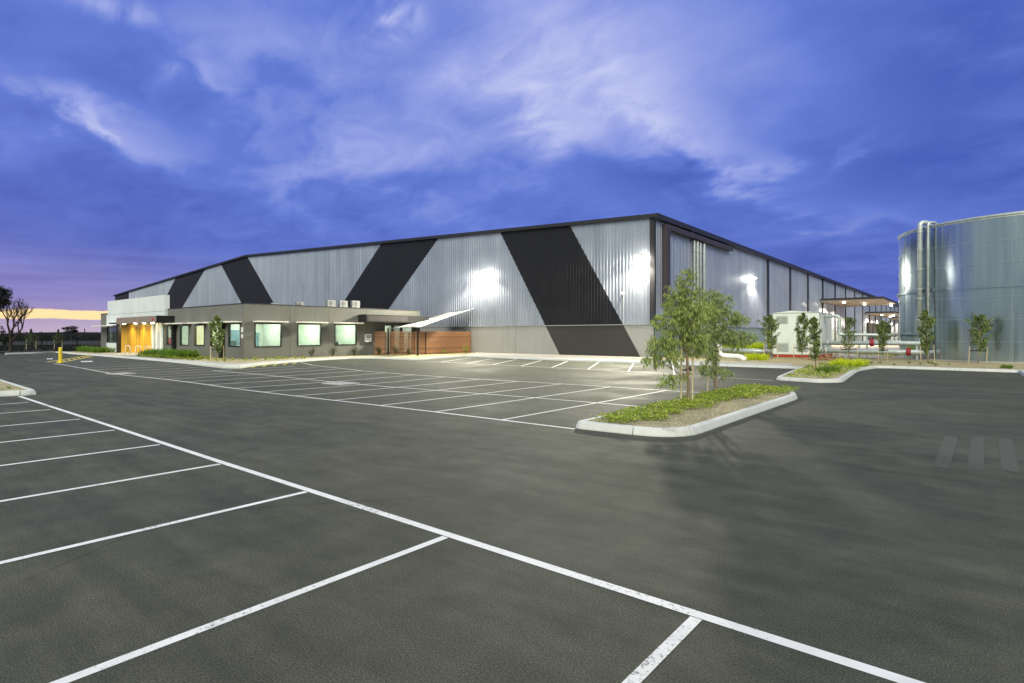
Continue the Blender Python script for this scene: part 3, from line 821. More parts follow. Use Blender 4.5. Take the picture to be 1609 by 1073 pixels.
# meter box and small sign
e = empty('meter_box', (OX + .02, 32.3, 1.35), 0, label='small white meter box on the office wall beside the slatted fence', cat='meter box')
MB().box(0, .2, -.3, .3, 0, .72).build('casing', M['white_board'], e); MB().box(.2, .215, -.24, .24, .06, .66).build('door', M['ac'], e)
e = empty('wall_notice', (-44.28, OY - .01, 1.85), 0, label='small white and grey notice pair on the office wall by its outer corner', cat='notice')
MB().box(-.17, .17, -.02, 0, .35, .75).build('upper_board', M['white_board'], e); MB().box(-.17, .17, -.02, 0, -.1, .2).build('lower_board', M['white_board'], e)

# roof units
def ac_unit():
    e = empty('air_conditioner', (0, 0, 0))
    MB().box(-.2, .2, -.5, .5, .1, 1.25).build('casing', M['ac'], e)
    mb = MB()
    for z in (.38, .93):
        mb.tube([(.2, -.12, z), (.225, -.12, z)], .24, 16)
    for i in range(6): mb.box(-.12, .12, -.53, -.5, .2 + i * .17, .28 + i * .17)
    mb.build('fan_grille', M['acg'], e)
    mb = MB(); mb.box(-.18, .18, -.45, -.35, 0, .1); mb.box(-.18, .18, .35, .45, 0, .1); mb.build('foot', M['galv'], e)
    return e
a0 = ac_unit()
acs = [(-47, 33.1, 4.25, 1.0, 'tall rooftop air conditioner closest to the dark stripe, rightmost of the row'), (-47.0, 31.7, 4.2, 1, 'rooftop air conditioner second along from the dark stripe end'), (-47.2, 30.5, 4.2, 1, 'rooftop air conditioner in the middle of the row, third from the stripe end'),
       (-48.2, 27.9, 4.1, .85, 'smaller rooftop air conditioner, fourth from the stripe end'), (-49.0, 25.9, 4.1, .7, 'lowest rooftop air conditioner at the far left of the row')]
for i, (x, y, z, s, lab) in enumerate(acs):
    o = a0 if i == 0 else copy_tree(a0)
    o.location = (x, y, z - (0.0 if s == 1 else 0)); s *= .86; o.scale = (s, s, s)
    tag(o, lab, 'air conditioner', 'air conditioners on the office roof')
    mb = MB(); mb.box(x - .4, x + .4, y - .6, y + .6, 3.76, z - .005); mb.build('plinth', M['roof'], of)

# shadowed link wall between office and warehouse is simply the gap; fence closes it
f = empty('timber_fence', (-40.6, 36.4, .12), 0, label='chest-high red-brown horizontal board fence with a slatted bay, between office and warehouse', cat='fence')
f.location = (0, 0, 0); f['label'] = 'red-brown horizontal board fence with a slatted bay, closing the gap between office and warehouse'
P0, P1, P2 = Vector((-43.95, 33.1)), Vector((-40.6, 36.4)), Vector((-41.3, 43.45))
def boards(mb, a, b, z0, z1, pitch, gap, t=.03):
    d = (b - a).normalized(); n = Vector((d.y, -d.x)) * t; z = z0
    while z + pitch - gap <= z1 + .001:
        A, B = a, b
        pts = [A, B, B + n, A + n]; n0 = len(mb.v)
        for zz in (z, z + pitch - gap):
            mb.v += [(p.x, p.y, zz) for p in pts]
        for q in ((0, 3, 2, 1), (4, 5, 6, 7), (0, 1, 5, 4), (1, 2, 6, 5), (2, 3, 7, 6), (3, 0, 4, 7)): mb.f.append(tuple(n0 + i for i in q)); mb.m.append(0)
        z += pitch
d01 = P1 - P0; L01 = d01.length
mb = MB(); boards(mb, P1, P2, .16, 2.36, .145, .008); mb.build('board_panel', M['fence_timber'], f)
mb = MB(); boards(mb, P0, P0 + d01 * .20, .16, 2.34, .145, .008); mb.build('board_panel', M['fence_timber'], f)
mb = MB(); boards(mb, P0 + d01 * .80, P1, .16, 2.34, .145, .008); mb.build('board_panel', M['fence_timber'], f)
mb = MB(); boards(mb, P0 + d01 * .21, P0 + d01 * .79, .16, 2.34, .17, .065); mb.build('slatted_gate', M['fence_timber'], f)
for t in (0.205, .36, .55, .665, .795, .998):
    p = P0 + d01 * t; MB().box(p.x - .05, p.x + .05, p.y + .04, p.y + .14, .12, 2.3).build('post', M['black'], f)
MB().box(P2.x - .1, P2.x - .02, 43.3, 43.4, .12, 2.45).build('post', M['black'], f)

# shade sail and its posts
s = empty('shade_sail', (0, 0, 0), label='pale grey fabric shade sail stretched from the warehouse wall above the fence', cat='shade sail')
A, B, C, D = Vector((-41.1, 43.45, 4.7)), Vector((-39.0, 34.15, 2.62)), Vector((-42.8, 34.15, 2.60)), Vector((-44.6, 43.45, 4.45))
n = 14; mb = MB(); g = {}
for i in range(n + 1):
    for j in range(n + 1):
        u, v = i / n, j / n
        uu = u + (.5 - u) * .16 * math.sin(math.pi * v); vv = v + (.5 - v) * .13 * math.sin(math.pi * u)
        p = A * (1 - uu) * (1 - vv) + D * uu * (1 - vv) + B * (1 - uu) * vv + C * uu * vv
        p.z -= .10 * math.sin(math.pi * u) * math.sin(math.pi * v)
        g[i, j] = len(mb.v); mb.v.append(tuple(p))
for i in range(n):
    for j in range(n): mb.f.append((g[i, j], g[i + 1, j], g[i + 1, j + 1], g[i, j + 1])); mb.m.append(0)
o = mb.build('cloth', M['sail'], s, smooth=True); so = o.modifiers.new('thick', 'SOLIDIFY'); so.thickness = .015
mb = MB(); 
for a, b in ((A, (A.x - .0, WY0 - .03, A.z + .08)), (D, (D.x, WY0 - .03, D.z + .08))): mb.tube([tuple(a), b], .02, 6)
mb.build('cable', M['galv'], s)
for (x, y, h, lab) in ((-39.0, 34.1, 2.66, 'thin black steel post in front of the fence under the low sail tip'), (-42.75, 33.75, 2.66, 'thin black steel post against the slatted part of the fence')):
    e = empty('sail_post', (x, y, .1), label=lab, cat='post')
    MB().box(-.06, .06, -.06, .06, 0, h - .1).build('shaft', M['black'], e); MB().box(-.12, .12, -.12, .12, 0, .03).build('base_plate', M['black'], e)
    MB().tube([(0, 0, h - .14), (0, .0, h - .02)], .03, 8).build('eye_bolt', M['galv'], e)

# bollard and bike hoops
e = empty('bollard', (-51.5, 11.0, 0), label='yellow steel bollard standing in the car park by the walkway hatching', cat='bollard')
MB().tube([(0, 0, 0), (0, 0, 1.03), (0, 0, 1.08), (0, 0, 1.10)], [.115, .115, .09, .03], 16).build('tube', M['bollard'], e, smooth=False)
MB().tube([(0, 0, 0), (0, 0, .02)], .2, 16).build('base_plate', M['bollard'], e)
for i, (x, lab) in enumerate(((-64.3, 'steel bicycle hoop at the left in front of the timber entrance wall'), (-61.4, 'steel bicycle hoop in the middle of three before the timber wall'), (-59.0, 'steel bicycle hoop at the right, nearest the white fins'))):
    e = empty('bicycle_hoop', (x, 19.0, .148), .9, label=lab, cat='bicycle rack', group='bicycle hoops at the office entrance')
    MB().tube(bend([(-.2, 0, 0), (-.2, 0, .8), (.2, 0, .8), (.2, 0, 0)], .2, 6), .03, 8).build('hoop', M['fins'], e, smooth=True)
    mb = MB(); mb.tube([(-.2, 0, 0), (-.2, 0, .012)], .08, 10); mb.tube([(.2, 0, 0), (.2, 0, .012)], .08, 10); mb.build('flange', M['steel'], e)

# ------------------------------------------------------------------ water tank
TC = Vector((2.8, 58.05)); TR = 7.9; TH = 10.05
tk = empty('water_tank', (TC.x, TC.y, 0), label='large round galvanised steel water tank at the right edge', cat='water tank')
def ring(mb, r0, r1, z0, z1, seg=160):
    for i in range(seg):
        a, b = 2 * math.pi * i / seg, 2 * math.pi * (i + 1) / seg
        c = [(r * math.cos(t), r * math.sin(t)) for t in (a, b) for r in (r0, r1)]
        mb.quad((*c[0], z1), (*c[1], z1), (*c[3], z1), (*c[2], z1)); mb.quad((*c[0], z0), (*c[2], z0), (*c[3], z0), (*c[1], z0))
        mb.quad((*c[1], z0), (*c[3], z0), (*c[3], z1), (*c[1], z1)); mb.quad((*c[0], z0), (*c[0], z1), (*c[2], z1), (*c[2], z0))
lv = [.0, 1.53, 3.07, 4.6, 5.36, 6.89, 8.39, TH]
mb = MB(); seg = 192
for a in range(len(lv) - 1):
    r = TR + (.006 if a % 2 else 0)
    n0 = len(mb.v)
    for z in (lv[a] + (.0), lv[a + 1]):
        for i in range(seg): t = 2 * math.pi * i / seg; mb.v.append((r * math.cos(t), r * math.sin(t), z))
    for i in range(seg): j = (i + 1) % seg; mb.f.append((n0 + i, n0 + j, n0 + seg + j, n0 + seg + i)); mb.m.append(0)
mb.build('shell', M['tank'], tk, smooth=True)
mb = MB()
for z in lv[1:-1]: ring(mb, TR - .02, TR + .028, z - .035, z + .035)
for i in range(12):
    t = R(-97) + i * R(30); c, s_ = math.cos(t), math.sin(t); w = .035
    p = lambda r, q: (r * c - q * s_, r * s_ + q * c)
    n0 = len(mb.v)
    for z in (.1, TH - .1):
        for r, q in ((TR - .02, -w), (TR + .02, -w), (TR + .02, w), (TR - .02, w)): mb.v.append((*p(r, q), z))
    for q in ((0, 1, 5, 4), (1, 2, 6, 5), (2, 3, 7, 6)): mb.f.append(tuple(n0 + k for k in q)); mb.m.append(0)
mb.build('lap_seam', M['tank'], tk)
mb = MB(); ring(mb, TR - .05, TR + .13, 5.30, 5.42); ring(mb, TR + .10, TR + .13, 5.20, 5.30); mb.build('wind_girder', M['tank'], tk)
mb = MB(); ring(mb, TR - .05, TR + .09, TH - .02, TH + .10); ring(mb, TR - .0, TR + .03, TH - .15, TH - .02); mb.build('rim', M['galv'], tk)
mb = MB()
def stud(t, z):
    c, s_ = math.cos(t), math.sin(t); r0, r1, w = TR + .014, TR + .04, .018
    n0 = len(mb.v)
    for r in (r0, r1):
        for q, dz in ((-w, -w), (w, -w), (w, w), (-w, w)): mb.v.append((r * c - q * s_, r * s_ + q * c, z + dz))
    for q in ((4, 5, 6, 7), (0, 1, 5, 4), (1, 2, 6, 5), (2, 3, 7, 6), (3, 0, 4, 7)): mb.f.append(tuple(n0 + k for k in q)); mb.m.append(0)
for z in (1.53, 3.07, 4.6, 6.89, 8.39):
    k = int(2 * math.pi * TR / .17)
    for i in range(k):
        t = 2 * math.pi * i / k
        if math.sin(t) < .25: stud(t, z)
for i in range(12):
    t = R(-97) + i * R(30)
    if math.sin(t) < .3:
        z = .2
        while z < TH - .2: stud(t, z); z += .13
mb.build('bolt_heads', M['galv'], tk)
# concrete ring footing
mb = MB(); ring(mb, TR - .3, TR + .35, .02, .19); mb.build('footing', M['path'], tk)
mb = MB(); 
for i in range(48): 
    a, b = 2 * math.pi * i / 48, 2 * math.pi * (i + 1) / 48
    mb.poly(((0, 0, TH + 1.0), (TR * .99 * math.cos(a), TR * .99 * math.sin(a), TH - .03), (TR * .99 * math.cos(b), TR * .99 * math.sin(b), TH - .03)))
# standpipes arching over the rim
def over(px, py, r, ztop, zbot):
    d = Vector((px - TC.x, py - TC.y)); d.normalize()
    P = [(TC.x + d.x * (TR + .32), TC.y + d.y * (TR + .32)), (TC.x + d.x * (TR - .4), TC.y + d.y * (TR - .4))]
    pts = bend([(P[0][0], P[0][1], zbot), (P[0][0], P[0][1], ztop), (P[1][0], P[1][1], ztop), (P[1][0], P[1][1], ztop - .7)], .3, 6)
    return pts, P[0]
e = empty('fill_pipe', (-3.9, 52.0, 0), label='thick pale standpipe climbing the tank wall and hooking over its rim', cat='pipe')
e.location = (0, 0, 0)
pts, sp0 = over(-3.5, 52.4, .17, TH + .42, .7)
mb = MB(); mb.tube(pts, .17, 14); mb.build('pipe_run', M['galv'], e, smooth=True)
for z in (1.6, 3.1, 4.7, 5.4, 6.9, 8.4, 9.7): MB().tube([(sp0[0], sp0[1], z), (sp0[0], sp0[1], z + .09)], .215, 14).build('pipe_clamp', M['galv'], e)
e = empty('overflow_pipe', (0, 0, 0), label='slimmer pipe beside the thick standpipe on the tank wall', cat='pipe')
pts, sp1 = over(-2.98, 51.85, .09, TH + .3, .3)
mb = MB(); mb.tube(pts, .085, 12); mb.build('pipe_run', M['galv'], e, smooth=True)
z = .5
while z < TH: MB().tube([(sp1[0], sp1[1], z), (sp1[0], sp1[1], z + .05)], .115, 10).build('pipe_clamp', M['galv'], e); z += .75

# ------------------------------------------------------------------ pump house and pipework
ph = empty('pump_house', (-11.6, 53.2, 0), label='pale green-white steel pump house with louvres on a red skid', cat='pump house')
x0, x1, y0, y1 = -1.75, 1.75, -2.2, 3.0
mb = MB()
mb.box(x0, x1, y0, y1, .38, 3.82)
mb.build('cabin', M['boxp'], ph)
mb = MB()
mz, rz_ = 3.82, 4.0
mb.poly(((x0 - .05, y0 - .05, mz), (x1 + .05, y0 - .05, mz), (-.3, y0 - .05, rz_))); mb.poly(((x0 - .05, y1 + .05, mz), (-.3, y1 + .05, rz_), (x1 + .05, y1 + .05, mz)))
mb.quad((x0 - .05, y0 - .05, mz), (-.3, y0 - .05, rz_), (-.3, y1 + .05, rz_), (x0 - .05, y1 + .05, mz)); mb.quad((x1 + .05, y0 - .05, mz), (x1 + .05, y1 + .05, mz), (-.3, y1 + .05, rz_), (-.3, y0 - .05, rz_))
mb.build('roof', M['boxp'], ph)
for (a, b, c, d) in ((-1.45, -.55, 2.95, 3.6), (-1.35, -.5, .62, 1.35), (.1, .95, 2.95, 3.6), (.1, .95, .62, 1.35)):
    mb = MB(); mb.box(a, b, y0 - .012, y0 - .002, c, d); k = 7
    for i in range(k):
        z = c + .04 + (d - c - .08) * i / k
        n0 = len(mb.v)
        mb.v += [(a + .03, y0 - .015, z + .07), (b - .03, y0 - .015, z + .07), (b - .03, y0 - .055, z), (a + .03, y0 - .055, z)]
        mb.f.append((n0, n0 + 1, n0 + 2, n0 + 3)); mb.m.append(0)
    mb.build('louvre', M['louvre'], ph)
mb = MB(); mb.box(x1 + .004, x1 + .03, -1.5, -.5, .6, 3.2); mb.build('door', M['boxp'], ph)
mb = MB(); mb.box(x0 + .1, x1 + .05, y0 + .0, y0 + .2, .12, .37); mb.box(x1 - .15, x1 + .05, y0 + .2, y1, .12, .37); mb.box(x0 + .1, x0 + .3, y0 + .2, y1, .12, .37); mb.build('skid', M['redbase'], ph)
for x in (.25, 1.15):
    mb = MB(); mb.tube([(x, .4, 3.8), (x, .4, 4.55)], .09, 10); mb.tube([(x - .02, .4, 4.5), (x - .25, .3, 4.75)], .14, 10); mb.build('exhaust_stack', M['steel'], ph, smooth=False)
def pipe(label, pts, r, extra=(), mat='galv', rb=.25, cat='pipe', grp=None, supports=(), valves=()):
    e = empty('pipeline', (0, 0, 0), label=label, cat=cat, group=grp)
    MB().tube(bend(pts, rb, 6), r, 14).build('pipe_run', M[mat], e, smooth=True)
    for (p, ax, L) in extra:
        q = Vector(p); a = {'x': Vector((L, 0, 0)), 'y': Vector((0, L, 0)), 'z': Vector((0, 0, L))}[ax]
        MB().tube([tuple(q - a), tuple(q + a)], r * 1.5, 14).build('flange', M['galv'], e)
    for (p, ax, L) in valves:
        q = Vector(p); a = {'x': Vector((L, 0, 0)), 'y': Vector((0, L, 0)), 'z': Vector((0, 0, L))}[ax]
        mb = MB(); mb.tube([tuple(q - a), tuple(q - a * .7), tuple(q + a * .7), tuple(q + a)], [r * 1.15, r * 1.5, r * 1.5, r * 1.15], 14)
        mb.tube([tuple(q), (q.x, q.y, q.z + r * 1.9)], r * .5, 8); mb.build('red_valve', M['red'], e)
    for (x, y, z) in supports:
        MB().box(x - .06, x + .06, y - .06, y + .06, .1, z).build('support_leg', M['grey_pipe'], e)
pipe('upper pale horizontal pipe with one red valve running from pump house to tank', [(-9.8, 52.2, 1.34), (-3.2, 52.0, 1.36), (-3.05, 52.2, 2.2)], .17, extra=[((-9.4, 52.2, 1.34), 'x', .05), ((-4.5, 52.05, 1.36), 'x', .04)], valves=[((-6.35, 52.1, 1.35), 'x', .15)], supports=((-3.45, 51.9, 1.2), (-7.2, 52.1, 1.2)))
pipe('lower thick horizontal pipe with a red flange close to the tank foot', [(-9.8, 51.6, .70), (-4.0, 51.5, .70), (-2.3, 52.6, .70)], .19, extra=[((-9.4, 51.6, .7), 'x', .05)], valves=[((-3.95, 51.5, .7), 'x', .15)], supports=((-5.6, 51.55, .55), (-8.0, 51.6, .55)))
pipe('pipe leaving the top of the pump house, dropping and running right at head height', [(-9.9, 53.0, 3.55), (-8.75, 53.0, 3.55), (-8.75, 53.0, 2.02), (-5.2, 53.1, 1.98), (-5.2, 56.5, 1.98)], .13, extra=[((-9.6, 53.0, 3.55), 'x', .04), ((-8.75, 53.0, 2.6), 'z', .03)], rb=.22, supports=((-6.8, 53.06, 1.9),))
pipe('pipe elbowing down from the left flank of the pump house behind a young tree', [(-13.3, 52.6, 3.5), (-14.3, 52.6, 3.5), (-14.3, 52.6, .55), (-13.6, 52.0, .55)], .14, extra=[((-13.6, 52.6, 3.5), 'x', .04), ((-14.3, 52.6, 3.0), 'z', .03)], rb=.3)
pipe('long low pale pipe on the ground in front of the lime grass', [(-19.8, 55.2, .55), (-13.4, 54.6, .42)], .24, supports=((-15.0, 54.75, .25), (-18, 55.0, .25)))
pipe('short fat white pipe end bending down to the mulch behind the gum trees', [(-14.9, 42.6, 2.9), (-14.9, 42.6, .45), (-13.45, 42.9, .38), (-13.1, 42.9, .12)], .2, rb=.35, mat='fins')

# ------------------------------------------------------------------ vegetation
def leaf_quad(mb, p, d, up, L, W, curl=.0):
    d = d.normalized(); s_ = d.cross(up)
    if s_.length < 1e-3: s_ = Vector((1, 0, 0))
    s_ = s_.normalized() * W / 2
    n0 = len(mb.v); m = p + d * L * .45
    mb.v += [tuple(p), tuple(m + s_), tuple(p + d * L), tuple(m - s_)]
    mb.f.append((n0, n0 + 1, n0 + 2, n0 + 3)); mb.m.append(mb.cur)
def rv(s=1.0): return Vector((random.uniform(-1, 1), random.uniform(-1, 1), random.uniform(-1, 1))) * s

def gum_tree(base, name_lab, blobs, trunk_pts, leafmat, stakes, nscale=1.0, group='gum trees in the kerbed island'):
    e = empty('gum_tree', base, label=name_lab, cat='tree', group=group)
    br = MB(); br.tube(trunk_pts, [.05, .045, .035, .025, .012][:len(trunk_pts)], 8)
    mb = MB(); tp = [Vector(p) for p in trunk_pts]
    for (c, r, n, hang) in blobs:
        c = Vector(c)
        # limb from trunk to blob
        src = min(tp, key=lambda q: (q - c).length + (2 if q.z > c.z - .05 else 0))
        br.tube(bend([tuple(src), tuple(src * .4 + c * .6 + Vector((0, 0, .1))), tuple(c)], .3, 4), [.016] * 7 if False else .011, 5)
        for _ in range(int(n * nscale)):
            while True:
                q = rv()
                if q.length < 1: break
            p = c + Vector((q.x * r[0], q.y * r[1], q.z * r[2]))
            # twig with drooping leaves
            tw = Vector((q.x, q.y, q.z * .4 + .1)).normalized() * .16 + Vector((0, 0, -.05 * hang))
            nl = random.randint(12, 18)
            if random.random() < .3: br.tube([tuple(p - tw * .4), tuple(p + tw)], .003, 3, False)
            for k in range(nl):
                b = p + tw * (k / nl) + rv(.02)
                d = Vector((random.gauss(q.x * .35, .38), random.gauss(q.y * .35, .38), -(.35 + hang) * random.uniform(.5, 1.3) + random.gauss(0, .2)))
                leaf_quad(mb, b, d, rv(), random.uniform(.10, .17), random.uniform(.012, .018))
    br.build('trunk', M['bark'], e); mb.build('crown', M[leafmat], e)
    for (x, y, h) in stakes:
        MB().tube([(x, y, -.1), (x + random.uniform(-.015, .015), y, h)], .024, 6).build('stake', M['stake'], e)
    mb = MB()
    for (x, y, h) in stakes: mb.tube(bend([(x, y, h * .62), (x * .5, y * .5 + .01, h * .60), (0, 0, h * .63)], .05), .018, 5)
    mb.tube([(-.05, -.02, stakes[0][2] * .6), (.06, .03, stakes[0][2] * .66)], .045, 7)
    mb.build('tie', M['tie'], e)
    return e
# lateral axis of the view in world: (.773,.634); use blobs given in (lateral, depth, z)
def LD(l, d, z): return (l * .773 - d * .634, l * .634 + d * .773, z)
T1 = [((-.05, 0, 3.35), (.2, .22, .32), 16, .4), ((.12, .1, 2.95), (.3, .3, .28), 34, .5), ((-.32, 0, 2.8), (.3, .3, .3), 32, .5), ((-.48, .1, 2.25), (.38, .35, .28), 50, .8),
      ((.05, -.1, 2.4), (.4, .38, .3), 60, .7), ((.5, 0, 2.55), (.26, .25, .24), 26, .6), ((-.72, 0, 1.6), (.36, .32, .3), 50, 1.1), ((-.12, .1, 1.8), (.38, .36, .28), 50, .9), ((.22, .05, 1.75), (.3, .3, .26), 34, .9),
      ((-.98, 0, 1.2), (.2, .18, .16), 13, 1.3), ((-.55, -.1, 1.3), (.26, .22, .2), 20, 1.2), ((.2, .1, 1.45), (.22, .22, .14), 12, 1.0), ((-.55, -.1, .66), (.22, .16, .13), 15, 1.2), ((-.1, 0, .8), (.12, .1, .1), 5, 1.0),
      ((-.3, 0, 3.1), (.18, .18, .22), 9, .3), ((.12, 0, 3.5), (.14, .14, .16), 6, .2)]
gum_tree((-6.06, 14.9, .13), 'bigger gum tree in the kerbed island, its crown nearer the viewer, tied to two stakes', [(LD(*c), r, n, h) for c, r, n, h in T1],
         [(0, 0, -.1), (.02, 0, .6), LD(-.03, 0, 1.4), LD(.05, 0, 2.2), LD(0, 0, 3.2)], 'gum', [(*LD(-.2, -.05, 0)[:2], 1.5), (*LD(.14, .05, 0)[:2], 1.5)], 2.3)
T2 = [((-.1, 0, 3.2), (.28, .28, .26), 26, .5), ((.3, 0, 3.0), (.22, .25, .26), 16, .4), ((-.2, 0, 2.65), (.38, .38, .3), 48, .8), ((.4, 0, 2.5), (.4, .38, .26), 38, .6), ((.85, 0, 2.4), (.28, .24, .16), 16, .5),
      ((-.05, 0, 2.0), (.28, .3, .34), 44, 1.2), ((.3, 0, 1.85), (.3, .28, .28), 28, 1.0), ((.75, 0, 1.75), (.36, .3, .3), 44, .9), ((1.15, 0, 1.8), (.22, .18, .14), 11, .7), ((-.12, 0, 1.3), (.22, .24, .3), 26, 1.3),
      ((-.2, 0, .75), (.26, .22, .24), 24, 1.2), ((.35, 0, .6), (.24, .2, .14), 11, 1.0)]
gum_tree((-7.0, 19.6, .13), 'slimmer gum tree at the far end of the kerbed island, beside a pale stake', [(LD(*c), r, n, h) for c, r, n, h in T2],
         [(0, 0, -.1), (0, .02, .6), LD(.02, 0, 1.4), LD(-.04, 0, 2.2), LD(-.1, 0, 3.0)], 'gum2', [(*LD(-.28, -.05, 0)[:2], 2.0), (*LD(.1, .15, 0)[:2], 1.5)], 3.2)

def pear_tree(seed, h, w, z0, slim=1.0, dense=1.0):
    random.seed(seed)
    e = empty('young_tree', (0, 0, 0))
    br = MB(); tr = [(0, 0, -.1), (.02, 0, h * .3), (-.02, .02, h * .65), (0, 0, h * .93)]
    br.tube(tr, [.04, .032, .02, .006], 7)
    mb = MB()
    nb = int(34 * dense)
    for b in range(nb):
        t = b / nb; z = z0 + (h - z0) * t; a = random.uniform(0, 6.28)
        prof = math.sin(min(1, (t * .92 + .12)) * math.pi) ** .7
        rad = w * .5 * prof * random.uniform(.55, 1.15) * slim
        tip = Vector((math.cos(a) * rad, math.sin(a) * rad, min(h, z + rad * .9)))
        s0 = Vector((0, 0, max(z - .12, .3)))
        br.tube([tuple(s0), tuple(s0 * .5 + tip * .5), tuple(tip)], .006, 4, False)
        for k in range(int(85 * dense)):
            q = random.random() ** .7
            p = s0 + (tip - s0) * (q * 1.08) + rv(.11 * (1 - .4 * t))
            leaf_quad(mb, p, rv() + Vector((math.cos(a) * .5, math.sin(a) * .5, -.1)), rv(), random.uniform(.08, .13), random.uniform(.055, .085))
    br.build('trunk', M['bark'], e); mb.build('crown', M['pear'], e)
    return e
def add_stakes(e, L, h=1.15, tied=True):
    out = []
    for l in L:
        MB().tube([(l, 0, -.1), (l, 0, h)], .028, 6).build('stake', M['stake'], e)
    if tied: MB().box(min(L), max(L), -.015, .015, h * .72, h * .78).build('tie', M['tie'], e)
pv = [pear_tree(11, 3.3, 1.5, .9), pear_tree(22, 3.6, 1.1, .7, .9), pear_tree(33, 3.4, 1.35, .85, 1, .75), pear_tree(44, 3.6, .95, .7, .8)]
for i, e in enumerate(pv): 
    if i != 3: add_stakes(e, (-.55, .6))
    else: add_stakes(e, (-.13, .12), 1.3)
random.seed(5)
G = 'young staked trees in the right hand garden'
spots = [(0, -12.2, 46.3, 1.0, 'young leafy tree leaning before the left end of the pump house, between two stakes'), (1, -10.3, 47.4, 1.0, 'young oval tree directly in front of the pump house louvres'),
         (3, -6.9, 34.9, .86, 'slender upright tree in the kerbed peninsula bed, nearest of the row'), (2, -7.3, 48.2, 1.0, 'young tree before the pipes, just right of the pump house'),
         (0, -5.3, 49.0, .84, 'shorter young tree in front of the pipes between the two red valves'), (1, -2.6, 48.4, .98, 'young tree at the left edge of the water tank near its pipes'),
         (0, .05, 48.3, 1.02, 'wider staked tree in front of the tank wall, farthest right')]
used = set()
for i, x, y, s_, lab in spots:
    o = pv[i] if i not in used else copy_tree(pv[i]); used.add(i)
    o.location = (x, y, .12); o.scale = (s_ * random.uniform(.88, 1.15), s_ * random.uniform(.85, 1.1), s_ * random.uniform(.93, 1.04)); o.rotation_euler = (R(random.uniform(-3, 3)), R(random.uniform(-3, 3)), R(random.uniform(5, 60)) + (3.14 if random.random() < .5 else 0))
    tag(o, lab, 'tree', G)
# office corner tree
o = copy_tree(pv[1]); o.location = (-43.6, 18.6, .12); o.scale = (1.0, 1.0, .93); o.rotation_euler[2] = 1.9
tag(o, 'young leafy tree with pale stakes at the outer corner of the office', 'tree'); del o['group']

def clump(mb, x, y, z, h, r, n, w=.012):
    for _ in range(n):
        a = random.uniform(0, 6.28); rr_ = r * random.random() * .35
        p = Vector((x + math.cos(a) * rr_, y + math.sin(a) * rr_, z)); k = random.uniform(.3, 1.0)
        t = p + Vector((math.cos(a) * r * k, math.sin(a) * r * k, h * random.uniform(.6, 1.05)))
        mid = p * .5 + t * .5 + Vector((0, 0, h * .18))
        s_ = Vector((-math.sin(a), math.cos(a), 0)) * w
        n0 = len(mb.v); mb.v += [tuple(p - s_), tuple(p + s_), tuple(mid + s_), tuple(mid - s_), tuple(t)]
        mb.f.append((n0, n0 + 1, n0 + 2, n0 + 3)); mb.m.append(0); mb.f.append((n0 + 3, n0 + 2, n0 + 4)); mb.m.append(0)
def carpet(mb, poly_fn, n, zf, L=(.05, .09), W=.03, up=.6):
    for _ in range(n):
        x, y = poly_fn(); z = zf(x, y)
        leaf_quad(mb, Vector((x, y, z + random.uniform(0, .10))), Vector((random.gauss(0, 1), random.gauss(0, 1), random.uniform(.1, 1) * up)), rv(), random.uniform(*L), W * random.uniform(.6, 1.2))
# strappy planting along the office front
mb = MB()
for i in range(190):
    x = random.uniform(-57.2, -48.8); y = random.uniform(17.8, 19.8); clump(mb, x, y, .12, random.uniform(.45, .8), .34, 26, .014)
for i in range(90):
    x = random.uniform(-79.5, -71.2); y = random.uniform(18.2, 19.9); clump(mb, x, y, .12, random.uniform(.45, .75), .34, 22, .014)
mb.build('lomandra_planting', M['grass'], kind='stuff', label='dense green strappy grass planted along the office front', cat='grass')
mb = MB()
for i in range(120):
    x = random.uniform(-56.5, -45.0); y = random.uniform(17.25, 18.0) if x < -49 else random.uniform(17.3, 19.8); clump(mb, x, y, .12, random.uniform(.15, .3), .2, 16, .012)
for i in range(60):
    x = random.uniform(-43.6, -39.6); y = random.uniform(18.2, 25)
    if x < -43.9 + (25 - y) * .0 + 2.6 + 0: clump(mb, x, y, .12, random.uniform(.12, .26), .18, 14, .012)
mb.build('low_tufts', M['cover'], kind='stuff', label='low yellow-green tufts between the office and its kerb', cat='grass')
mb = MB()
for i in range(330): clump(mb, random.uniform(-19.8, -13.9), random.uniform(56.5, 64.5), .12, random.uniform(.75, 1.25), .4, 30, .02)
for i in range(20): clump(mb, random.uniform(-13.3, -12.0), random.uniform(43.5, 45.0), .12, random.uniform(.4, .6), .3, 34, .012)
for i in range(60): clump(mb, random.uniform(-7.0, -5.2), random.uniform(38.5, 42.0), .12, random.uniform(.25, .45), .28, 26, .012)
for i in range(200): clump(mb, random.uniform(-9, 0), random.uniform(58, 66) if random.random() < .0 else random.uniform(62, 66), .12, random.uniform(.2, .4), .3, 14, .02)
mb.build('lime_grass', M['lime'], kind='stuff', label='bright lime green grass mounds around the pipework and pump house', cat='grass')
mb = MB()
for i in range(14): clump(mb, random.uniform(-6.3, -5.0), random.uniform(31, 34.5), .12, random.uniform(.25, .42), .26, 26, .01)
for i in range(10): clump(mb, random.uniform(-5.6, -1), random.uniform(42, 46.5), .12, random.uniform(.1, .2), .2, 20, .01)
for i in range(8): clump(mb, random.uniform(1.0, 1.5), random.uniform(41, 43), .12, random.uniform(.15, .25), .2, 24, .01)
for i in range(40): clump(mb, random.uniform(-35.5, -24.9), random.uniform(2.6, 4.2), .12, random.uniform(.06, .12), .12, 14, .006)
mb.build('green_tufts', M['grass'], kind='stuff', label='scattered green tufts in the mulch beds', cat='grass')
